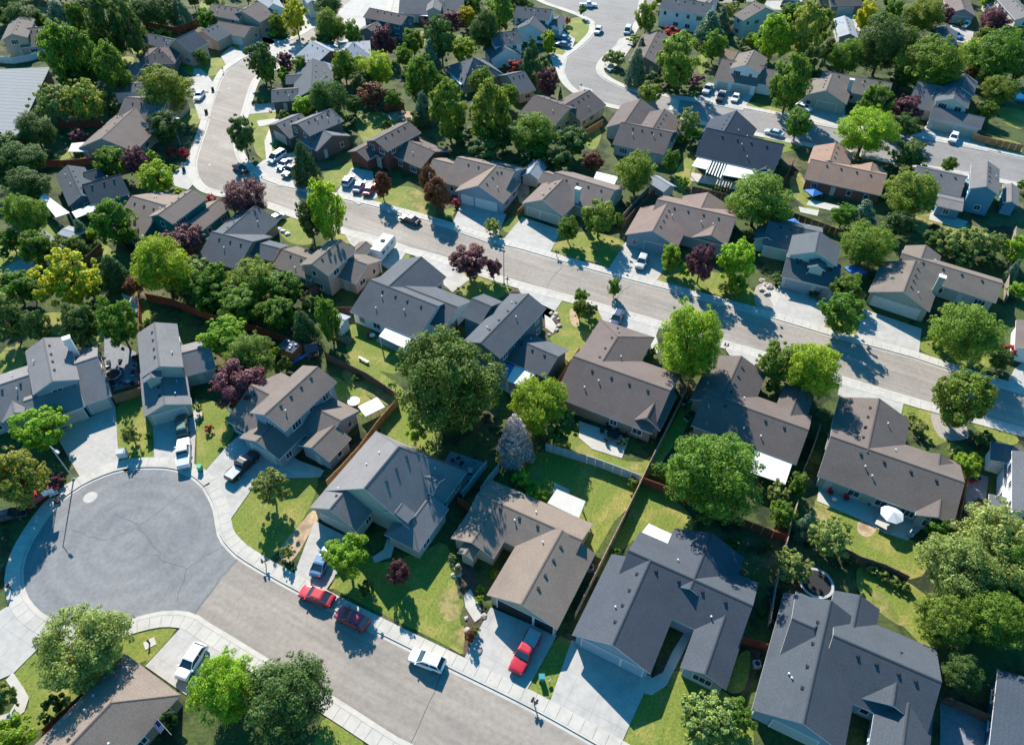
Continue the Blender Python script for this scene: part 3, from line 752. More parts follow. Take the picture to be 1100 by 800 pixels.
H('small house at the right edge', None, (1089, 372, 1110, 378), 'umber', 'white',
  [('E', [(1090, 374), (1116, 381), (1097, 345)], 2.7, 'w', .42, 'gg')], label='brown-roofed white-walled house cut off beside a rose-coloured shrub', nvents=False)
# ---- far street row
H('large black-roofed house with pergola', (3, 1), (430, 35, 760, 110), 'black', 'bluegrey',
  [('R', (490, -110), (915, -30), (760, 112), 2.8, .55),
   ('R', (640, -210), (600, -80), (750, -78), 2.8, .6),
   ('R', (828, 70), (822, 95), (770, 112), 2.75, .5, 'gg', (-1, 3))],
  axh=2.8, label='black-roofed house with a white slatted pergola', covers=[([(450, 38), (520, 58), (500, 112), (415, 92)], 2.6, 'white'), ([(517, 60), (606, 80), (577, 160), (488, 125)], 2.6, 'white', 6), ([(608, 80), (765, 122), (705, 162), (580, 140)], 2.6, 'white')])
H('salmon-roofed brick house', None, (863, 192, 945, 210), 'salmon', 'brickwall',
  [('R', (871, 170.6), (953, 188), (945, 210), 2.7, .42),
   ('R', (898.7, 153.5), (891, 172), (873.8, 157.5), 2.75, .42),
   ('R', (938, 174.5), (934, 184), (954, 186.4), 2.7, .42)],
  garage=[(1, 'N', [(0.5, 4.8)])], label='salmon-roofed low brick house in the far row')
H('bright blue gabled house', (4, 1), (522, 92, 790, 148), 'mid', 'blue',
  [('R', (910, 66), (898, 200), (966, 248), 5.4, .45),
   ('R', (522, 92), (790, 148), (768, 262), 2.8, .42),
   ('E', [(625, 302), (770, 337), (642, 228)], 2.5, 'u', .12, 'gg'),
   ('E', [(1035, 300), (1070, 215), (985, 190)], 2.75, 'w', .42)],
  axh=4, label='two-storey house with bright blue gable wall in the far row')
H('brown house with wavy roofline', None, (649, 152, 708, 164), 'umber', 'grey',
  [('R', (668, 130), (722, 143), (708, 165), 2.8, .45),
   ('R', (689.6, 106.3), (670, 131), (705, 122), 2.8, .5),
   ('E', [(690, 122), (727, 146), (700, 150)], 2.75, 'w', .42)],
  label='dark brown-roofed house with a tall gable pointing at the far street junction')
H('long brown-roofed house with skylights', (2, 0), (830, 560, 965, 480), 'umber', 'yellow',
  [('R', (965, 482), (830, 568), (1060, 562), 2.8, .45),
   ('R', (690, 498), (840, 590), (650, 640), 2.8, .42)],
  axh=4, label='brown-roofed house with yellow gable walls beside the curved street')
H('grey hipped house with white awning', (2, 0), (285, 457, 480, 412), 'slate', 'tan',
  [('E', [(210, 360), (290, 455), (480, 410), (400, 315)], 2.8, 'u', .6, 'hh'),
   ('E', [(570, 492), (680, 483), (500, 400)], 2.8, 'u', .42, 'gg')],
  label='grey hip-roofed house with a small white awning behind oval trees', covers=[([(225, 410), (285, 405), (312, 443), (272, 455)], 2.6, 'white')])
H('lower white gabled house', (2, 0), (430, 322, 605, 300), 'slate', 'white',
  [('E', [(435, 225), (610, 235), (480, 178)], 5.0, 'u', .42),
   ('E', [(430, 312), (605, 300)], 2.8, 'w', .55, 'gg', (0, 0, 0, 7))],
  axh=2.8, label='two-storey white house with dark gable above a red shrub')
H('upper white gabled house', (2, 0), (545, 170, 740, 190), 'slate', 'white',
  [('E', [(565, 80), (750, 112), (592, 40)], 5.0, 'u', .42),
   ('E', [(545, 170), (742, 190)], 2.8, 'w', .5, 'gg', (0, 0, 0, 8)),
   ('E', [(740, 150), (820, 140), (790, 95)], 2.75, 'w', .42)],
  axh=2.8, garage=[(2, 'S', [(0.5, 3)])], label='two-storey white house with dark gable opposite the curved lawn island')
H('white two-storey house with shaded walls', (3, 0), (262, 47, 470, 82), 'slate', 'white',
  [('E', [(262, 47), (500, 88), (290, -10)], 5.4, 'u', .42),
   ('E', [(480, 60), (545, 22), (520, -10)], 5.2, 'w', .45)],
  axh=5.4, label='tall two-storey white house above a blue-green spruce')
H('mint-walled gabled house', (3, 0), (690, 112, 778, 98), 'brown', 'mint',
  [('E', [(690, 112), (778, 100), (850, 48)], 5.2, 'w', .42)],
  axh=5.2, label='two-storey mint-walled house behind an orange wooden fence')
H('white house with three parked cars', (3, 0), (545, 428, 765, 468), 'brown', 'white',
  [('R', (762, 270), (698, 348), (822, 318), 5.2, .42),
   ('E', [(545, 428), (765, 468), (598, 322)], 2.7, 'u', .42),
   ('E', [(780, 452), (862, 442), (800, 368)], 2.75, 'u', .42)],
  axh=2.7, garage=[(1, 'S', [(0.2, 2.7), (0.66, 4.8)])], label='white two-storey house with three cars parked before its garage')
H('brown roof behind the cone-shaped tree', (3, 0), (150, 187, 310, 207), 'umber', 'brown',
  [('E', [(150, 187), (312, 207), (172, 345)], 2.7, 'w', .42)], label='brown-roofed house half hidden by a tall bright green tree')
H('taupe house with open dark garage', None, (861, 99.7, 906, 108), 'brown', 'sage',
  [('R', (884.3, 76), (959, 89), (948, 106), 2.7, .42),
   ('R', (895, 80), (887, 97), (861, 99.7), 2.8, .45)],
  garage=[(1, 'S', [(0.6, 4.8)])], open_=True, chimney=((915.5, 85.5), 6.0, 'mint'), label='taupe-roofed house with a dark open garage and pale chimney')
H('slate house with curved garage roof', None, (997, 127, 1052, 139), 'slate', 'cream',
  [('R', (984.8, 88.5), (1030, 95), (990, 117), 2.8, .42),
   ('E', [(1003.7, 108.4), (1039, 116.5), (1046, 97)], 5.0, 'w', .42),
   ('E', [(1015, 92), (1046, 104), (1040, 86)], 5.1, 'w', .42),
   ('E', [(997, 127), (1054, 139)], 2.7, 'u', .42, 'gg', (0, 0, 0, 7))],
  garage=[(3, 'S', [(0.3, 4.6), (0.76, 3.6)])], gcol='tanp', label='slate-roofed two-storey house with beige garage doors and a white car')
H('grey-roofed shed-like house', (4, 0), (590, 230, 735, 252), 'slate', 'grey',
  [('E', [(590, 228), (738, 252), (600, 152)], 2.7, 'w', .42)], label='small grey-roofed house between dense trees and a parked blue car')
H('garage house at the top right', (4, 0), (690, 72, 840, 87), 'brown', 'grey',
  [('E', [(690, 72), (842, 88), (722, -5)], 2.8, 'w', .42)], axh=2.8, garage=[(0, 'S', [(0.28, 3.4), (0.7, 3.4)])], label='brown-roofed house with twin garage doors behind a white car')
H('pale-walled house in the top corner', (4, 0), (965, 97, 1060, 102), 'mid', 'cream',
  [('E', [(965, 97), (1062, 102), (1000, 5)], 2.8, 'w', .42), ('E', [(1050, 105), (1120, 112), (1060, -10)], 5.2, 'w', .42)], axh=2.8, label='pale-walled grey-roofed house in the top right corner')
H('brown garage at the top', (4, 0), (50, 22, 235, 17), 'umber', 'brown',
  [('E', [(50, 22), (238, 30)], 2.8, 'u', .42, 'gg', (0, 0, 0, 8))], axh=2.8, garage=[(0, 'S', [(0.5, 5)])], label='brown house with shaded garage at the top edge behind a yellow tree')
H('small grey gable by a yellow tree', (4, 0), (105, 200, 210, 208), 'lgrey', 'grey',
  [('E', [(105, 200), (212, 208), (118, 105)], 2.8, 'w', .42)], label='small pale grey-roofed house left of a yellow-leaved tree')
# ---- left and upper left
H('slate house with corner dormer', (0, 0), (790, 237, 975, 282), 'slate', 'tan',
  [('E', [(795, 237), (975, 282), (832, 185)], 2.8, 'u', .5, 'gg', (0, 2, 0, 0)),
   ('E', [(992, 275), (1062, 262), (1002, 205)], 4.2, 'w', .7),
   ('E', [(1095, 205), (1218, 196), (1110, 150)], 3.0, 'w', .42, 'gg')],
  garage=[(2, 'S', [(0.5, 3.6)])], label='slate-roofed house with tall white-framed windows at the top of the curving street')
H('brown house behind the street tree', (0, 0), (750, 347, 935, 342), 'umber', 'brown',
  [('E', [(750, 347), (937, 342), (800, 262)], 2.8, 'u', .45, 'hh'), ('E', [(690, 412), (760, 370), (700, 350)], 2.7, 'w', .42)], label='dark brown hip-roofed house partly hidden by a street tree')
H('small slate-roofed outbuilding', (0, 0), (630, 500, 745, 495), 'slate', 'white',
  [('E', [(630, 500), (748, 495), (640, 444)], 3.0, 'u', .3)], name='outbuilding', label='small slate-roofed white-walled outbuilding among trees')
H('taupe house above the plum shrub', (0, 0), (660, 700, 828, 712), 'brown', 'tan',
  [('E', [(490, 800), (740, 800), (640, 600)], 2.7, 'w', .42, 'gg'),
   ('E', [(640, 700), (830, 715), (800, 515)], 2.8, 'u', .42),
   ('E', [(600, 735), (728, 730)], 2.7, 'u', .42, 'gg', (0, 0, -1, 3))],
  label='taupe-roofed house with a striped awning left of red shrubs', covers=[([(385, 770), (490, 760), (470, 815), (365, 815)], 2.5, 'offwhite')])
H('tan two-storey house at top', (1, 0), (50, 87, 182, 110), 'brown', 'tan',
  [('E', [(50, 87), (182, 110), (95, 28)], 5.0, 'u', .42),
   ('E', [(232, 110), (348, 92), (215, 40)], 4.6, 'w', .42),
   ('E', [(155, 192), (302, 150), (118, 125)], 2.8, 'u', .42)],
  axh=5, garage=[(2, 'S', [(0.25, 2.7), (0.7, 4.2)])], gcol='white', label='two-storey tan house with white garage doors at the head of the curving street')
H('white-gabled house in the distance', (1, 0), (330, 62, 430, 47), 'lgrey', 'white',
  [('E', [(300, 30), (430, 47), (300, -30)], 5.0, 'w', .6), ('E', [(550, 22), (606, 12), (540, -40)], 4.5, 'w', .5)], axh=5, label='two-storey white-gabled house behind a yellow-green tree')
H('pale blue-roofed house', (1, 0), (590, 350, 665, 325), 'lgrey', 'brickwall',
  [('R', (545, 230), (705, 263), (500, 315), 2.8, .42), ('E', [(590, 352), (682, 385), (640, 318)], 2.7, 'w', .42)], axh=2.8, label='pale blue-grey-roofed house with a small brick gable')
H('second pale-roofed house', (1, 0), (715, 280, 890, 268), 'lgrey', 'white',
  [('E', [(715, 282), (822, 222), (892, 268), (800, 315)], 2.8, 'u', .35, 'hh')], axh=2.8, label='pale grey hip-roofed house hemmed in by trees')
H('slate house with brown garage wing', (1, 0), (372, 545, 470, 538), 'slate', 'dbrown',
  [('E', [(372, 547), (500, 538), (368, 478)], 2.8, 'u', .35),
   ('E', [(470, 540), (690, 412), (600, 470), (560, 362)], 2.8, 'w', .45, 'gg'),
   ('E', [(436, 452), (545, 440), (440, 402)], 2.8, 'u', .35)],
  axh=2.8, garage=[(0, 'W', [(0.5, 3.6)])], label='slate-roofed house with dark brown garage wing beside the curving street')
H('grey two-storey house with spruce', (1, 0), (495, 662, 685, 582), 'mid', 'dbrown',
  [('R', (685, 583), (497, 662), (745, 650), 5.0, .42),
   ('E', [(375, 700), (465, 618), (560, 700)], 2.8, 'u', .42),
   ('E', [(578, 800), (785, 730), (640, 705)], 2.8, 'w', .42)],
  axh=5.5, garage=[(1, 'W', [(0.5, 4.2)])], label='grey-roofed two-storey house with a white van and spruce in front')
H('red brick two-storey house', None, (402, 148, 438, 129), 'umber', 'brick',
  [('R', (438, 130), (404, 151), (452, 143), 5.0, .42),
   ('E', [(452, 181), (474.5, 159), (448, 151)], 2.8, 'w', .42),
   ('E', [(386, 169), (402, 148), (409, 165)], 2.75, 'u', .42),
   ('R', (420, 160), (405, 168), (388, 180), 2.8, .45)],
  axh=5.5, garage=[(3, 'W', [(0.5, 4.2)])], label='two-storey red brick house with cars in its drive')
H('grey roof with dormer at top', (2, 0), (-30, 62, 290, 62), 'mid', 'cream',
  [('E', [(-60, 75), (292, 62), (40, -40)], 2.8, 'u', .42), ('E', [(90, 62), (168, 62), (100, 5)], 4.3, 'w', .5)], axh=2.8, label='grey-roofed house with a dormer and a white awning at the top edge',
  covers=[([(42, 65), (190, 80), (195, 98), (40, 82)], 2.5, 'white')])
H('dark blue two-storey house at top', (1, 0), (895, 102, 1055, 135), 'umber', 'dkblue',
  [('E', [(895, 102), (1057, 135), (925, 50)], 5.0, 'u', .42), ('E', [(830, 177), (962, 192), (880, 128)], 2.8, 'w', .42)], axh=5, label='two-storey dark blue house beside the pale upper cul-de-sac')
H('tan two-storey house at far left', (0, 0), (5, 217, 148, 202), 'brown', 'tan',
  [('E', [(5, 217), (148, 202), (62, 115)], 5.2, 'w', .42), ('E', [(150, 238), (232, 246), (150, 165)], 2.8, 'u', .42)], axh=5.2, label='two-storey tan house behind a white fence at the far left')
H('long metal-roofed building', (0, 0), (0, 385, 268, 360), 'metal', 'dbrown',
  [('E', [(268, 362), (0, 762)], 4.0, 'w', .06, 'gg', (-24, 0, -6, 0))], axh=4, label='long low building with ribbed pale metal roof at the left edge', name='warehouse', cat='building', nvents=False, win=False)
H('low grey shed roof', (0, 1), (310, 455, 400, 480), 'lgrey', 'grey', [('E', [(308, 458), (405, 482), (370, 412)], 2.3, 'u', .15)], name='shed', cat='shed', label='low pale grey shed roof in a backyard below the dark house', nvents=False, win=False)
H('light garden shed', (2, 1), (615, 150, 690, 165), 'lgrey', 'cream', [('E', [(615, 118), (690, 165), (700, 80)], 2.2, 'w', .6)], name='shed', cat='shed', label='small cream garden shed with rounded grey roof behind bare orange soil', nvents=False, win=False)
H('grey pitched shed', (3, 1), (198, 190, 265, 232), 'lgrey', 'grey', [('E', [(196, 190), (266, 232), (240, 145)], 2.1, 'u', .5)], name='shed', cat='shed', label='small grey pitched-roof shed beside a backyard fence and fruit tree', nvents=False, win=False)
H('pink-roofed shed', (3, 0), (552, 300, 640, 320), 'salmon', 'cream', [('E', [(555, 300), (638, 322), (600, 262)], 2.2, 'u', .4)], name='shed', cat='shed', label='small pink-roofed shed behind the white house with parked cars', nvents=False, win=False)
H('playhouse', (1, 2), (700, 220, 745, 235), 'lgrey', 'white', [('E', [(705, 130), (785, 100), (720, 85)], 2.6, 'u', .3, 'gg', (0, 0, -1, 0))], name='playhouse', cat='playhouse', label='white playhouse shed with a red door on a wooden deck', nvents=False, win=False)
H('grey patio shed', (1, 1), (380, 690, 470, 700), 'lgrey', 'grey', [('E', [(365, 660), (470, 700), (400, 730)], 2.3, 'u', .15)], name='shed', cat='shed', label='small grey lean-to roof beneath the tan two-storey house', nvents=False, win=False)
# ---------------------------------------------------------------- ground and hard surfaces
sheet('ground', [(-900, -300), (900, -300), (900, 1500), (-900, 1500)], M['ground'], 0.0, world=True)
NEAR_N = [(220, 523), (230, 542), (234, 560), (237, 576), (246, 588), (257, 598), (286, 616), (326, 638), (400, 676), (477, 714), (568, 759), (640, 799), (700, 834), (780, 882)]
NEAR_S = [(700, 960), (600, 890), (500, 836), (436, 800), (420, 792), (358, 752), (310, 725), (266, 698), (240, 682), (218, 669), (208, 662), (192, 659), (176, 659), (156, 663), (136, 669), (118, 676), (98, 680), (78, 677), (60, 670), (44, 662), (30, 648), (23, 632), (22, 610), (30, 586), (46, 560), (60, 542), (72, 532), (90, 520), (112, 510), (132, 504), (152, 502), (176, 502), (192, 505), (208, 512), (220, 523)]
sheet('road', NEAR_N[5:] + NEAR_S[:11], M['asphalt'], 0.006)
sheet('cul_de_sac', NEAR_N[:6] + NEAR_S[10:-1], M['asphalt2'], 0.007)
kerb_and_walk(NEAR_N, 1); kerb_and_walk(NEAR_S, 1)
MID_W = [(380, -25), (360, 10), (330, 35), (300, 48), (275, 56), (257, 66), (244, 75), (235, 90), (228, 112), (221, 138), (215, 156), (210, 174), (212, 190), (222, 202), (240, 207), (262, 211), (288, 218), (318, 229), (370, 246), (440, 267), (480, 278), (552, 302), (640, 326), (706, 345), (774, 366), (816, 378), (916, 409), (972, 426), (1000, 434), (1100, 461), (1220, 495)]
MID_N = [(1220, 457), (1100, 423), (1004, 392), (980, 384), (936, 372), (890, 360), (826, 341), (720, 312), (632, 289), (560, 268), (540, 263), (464, 239), (406, 223), (368, 214), (335, 207), (300, 199), (277, 190), (262, 178), (254, 164), (253, 148), (258, 130), (264, 110), (269, 94), (276, 82), (292, 74), (315, 66), (345, 55), (375, 42), (395, 34), (410, 22), (425, -25)]
sheet('middle_road', MID_W + MID_N, M['asphalt'], 0.006)
kerb_and_walk(MID_W, -1); kerb_and_walk(MID_N, -1)
FAR_W = [(560, -12), (585, 2), (605, 9), (626, 17), (638, 25), (637, 37), (622, 52), (608, 63), (605, 75), (609, 87), (620, 98), (640, 108), (662, 114), (685, 119), (703, 123), (755, 131), (818, 144), (872, 155), (906, 161), (951, 171), (1030, 184), (1100, 198), (1220, 222)]
FAR_E = [(1220, 192), (1100, 170), (1043, 157.5), (988, 147), (904, 137), (870, 131), (820, 121), (771, 112), (710, 104), (684, 99), (661, 91), (645, 81), (642, 71), (650, 60), (671, 42), (683, 24), (687, 5), (690, -12)]
sheet('far_road', FAR_W + FAR_E, M['asphalt3'], 0.006)
kerb_and_walk(FAR_W, -1); kerb_and_walk(FAR_E, -1)
# one more street beyond the top of the view and the pale turning head
sheet('upper_road', [(560, -14), (700, -14), (900, -14), (900, -2), (760, 4), (690, 6), (620, 3)], M['asphalt3'], 0.0085)
sheet('turning_head', [(362, 12), (378, 0), (410, -6), (445, 2), (452, 14), (440, 26), (418, 33), (395, 35), (372, 28)], M['concrete_w'], 0.018)

def drive(pts, m='concrete_w', z=0.095, name='driveway'):
    return sheet(name, pts, M[m], z, thick=0.09)
DRIVES = [
 [(58, 464), (124, 436), (128, 505), (108, 509), (88, 516)],
 [(164, 452), (211, 447), (208, 510), (187, 503), (166, 500)],
 [(221, 505), (243, 480), (262, 462), (290, 476), (320, 494), (345, 503), (342, 512), (325, 513), (308, 513), (292, 514), (276, 517), (248, 557), (238, 562), (230, 535)],
 [(338, 559), (384, 582), (350, 634), (341, 644), (312, 626), (320, 606)],
 [(527, 652), (598, 682), (567, 739), (499, 706)],
 [(614, 687), (700, 726), (668, 797), (591, 753)],
 [(195, 673), (156, 715), (200, 746), (244, 698), (222, 683)],
 [(-20, 668), (6, 652), (24, 646), (46, 667), (60, 675), (38, 699), (14, 723), (-20, 738)],
 [(496, 218), (544, 230), (531, 263), (483, 246)],
 [(561, 233), (603, 247), (590, 273), (539, 259)],
 [(672, 260), (722, 275), (704, 304), (654, 288)],
 [(838, 300), (897, 316), (885, 353), (828, 336)],
 [(928, 332), (990, 353), (987, 381), (920, 360)],
 [(864, 104), (908, 110), (908, 140), (871, 133)],
 [(996, 133), (1052, 144), (1062, 163), (985, 148)],
 [(770, 92), (810, 101), (798, 119), (744, 108)],
 [(378, 180), (400, 184), (406, 212), (385, 220), (362, 206), (366, 200)],
 [(283, 172), (318, 163), (326, 200), (300, 200), (270, 183)],
 [(269, 113), (297, 110), (298, 120), (266, 123)],
 [(200, 83), (224, 82), (236, 99), (200, 98)],
 [(205, 100), (232, 100), (226, 126), (214, 128)],
 [(237, 60), (248, 50), (268, 58), (254, 68), (245, 74)],
 [(252, 43), (284, 35), (296, 46), (264, 62)],
 [(282, 40), (326, 48), (320, 62), (296, 62), (284, 56)],
 [(366, 244), (400, 252), (440, 265), (428, 284), (416, 288), (396, 275), (376, 262)],
 [(438, 267), (482, 280), (505, 300), (486, 314), (462, 292)],
 [(552, 302), (608, 317), (588, 346), (566, 326)],
 [(640, 328), (710, 346), (703, 366), (650, 350)],
 [(772, 366), (830, 384), (826, 402), (790, 390)],
 [(903, 408), (972, 428), (967, 450), (935, 438), (900, 424)],
 [(1090, 396), (1110, 380), (1120, 425), (1080, 415)],
 [(1022, 26), (1046, 34), (1044, 48), (1012, 42)],
 [(892, 10), (915, 12), (925, 34), (905, 30)],
 [(600, 30), (618, 42), (612, 60), (598, 46)],
 [(590, 57), (610, 60), (606, 80), (596, 76)],
 [(665, 42), (684, 36), (680, 48), (672, 60), (655, 78), (648, 72)],
 [(815, 2), (862, 0), (858, 14), (830, 10)],
 [(735, 13), (770, 20), (760, 30), (740, 22)],
 [(622, 92), (636, 96), (640, 110), (626, 108)],
 [(328, -8), (346, 2), (340, 30), (322, 36)],
 [(192, 178), (206, 170), (214, 190), (202, 204), (188, 200), (184, 190)],
]
for d in DRIVES: drive(d)
drive([(578, 325), (600, 336), (590, 346), (580, 340)])
# paths
PATHS = [
 [(14, 722), (25, 738), (31, 749), (26, 764), (8, 777), (-10, 782), (-10, 772), (10, 765), (18, 752), (16, 744), (6, 730)],
 [(210, 428), (216, 438), (217, 446), (209, 456), (203, 460), (201, 453), (208, 446), (207, 438)],
 [(498, 640), (505, 632), (516, 652), (518, 662), (510, 668), (500, 652)],
 [(700, 345), (708, 372), (706, 380), (700, 376), (698, 360)],
 [(585, 338), (592, 342), (598, 350), (594, 358), (586, 352)],
 [(400, 598), (412, 590), (416, 578), (424, 584), (420, 598), (402, 604)],
 [(688, 720), (700, 728), (712, 722), (722, 700), (738, 674), (744, 680), (728, 712), (716, 736), (700, 746), (686, 742)],
 [(596, 518), (612, 526), (604, 560), (590, 556)],
 [(310, 488), (326, 497), (348, 505), (344, 512), (318, 512), (300, 500)],
 [(276, 130), (296, 127), (304, 130), (296, 134), (278, 136)],
 [(290, 136), (298, 140), (292, 158), (294, 174), (286, 172), (284, 152)],
 [(208, 74), (216, 74), (222, 80), (220, 84), (208, 80)],
 [(820, 300), (828, 308), (838, 318), (832, 330), (826, 320), (818, 310)],
 [(722, 105), (730, 108), (728, 120), (718, 118)],
]
for d in PATHS: drive(d, 'concrete', 0.101, 'garden_path')
# patios behind the houses
PATIOS = [
 [(484, 484), (524, 498), (498, 532), (466, 516)],
 [(622, 452), (676, 470), (668, 492), (636, 482), (622, 470)],
 [(880, 516), (985, 552), (992, 566), (975, 580), (950, 572), (930, 560), (878, 538)],
 [(742, 185), (805, 198), (800, 206), (742, 194)],
 [(536, 395), (580, 410), (560, 430), (530, 412)],
 [(410, 358), (446, 372), (440, 384), (404, 366)],
 [(870, 214), (905, 222), (900, 228), (866, 220)],
 [(1000, 225), (1040, 238), (1034, 246), (998, 236)],
 [(112, 360), (146, 378), (150, 412), (122, 420), (112, 390)],
 [(1040, 505), (1062, 512), (1056, 560), (1036, 550)],
 [(858, 222), (880, 226), (878, 232), (860, 228)],
 [(1010, 750), (1070, 775), (1070, 820), (1010, 820)],
 [(1066, 745), (1110, 760), (1110, 820), (1066, 820)],
 [(130, 315), (150, 322), (150, 340), (138, 330)],
 [(40, 240), (75, 270), (66, 280), (36, 252)],
]
for i, d in enumerate(PATIOS): drive(d, 'slab' if i in (0, 8, 9, 11, 12, 14) else 'concrete', 0.098, 'patio')
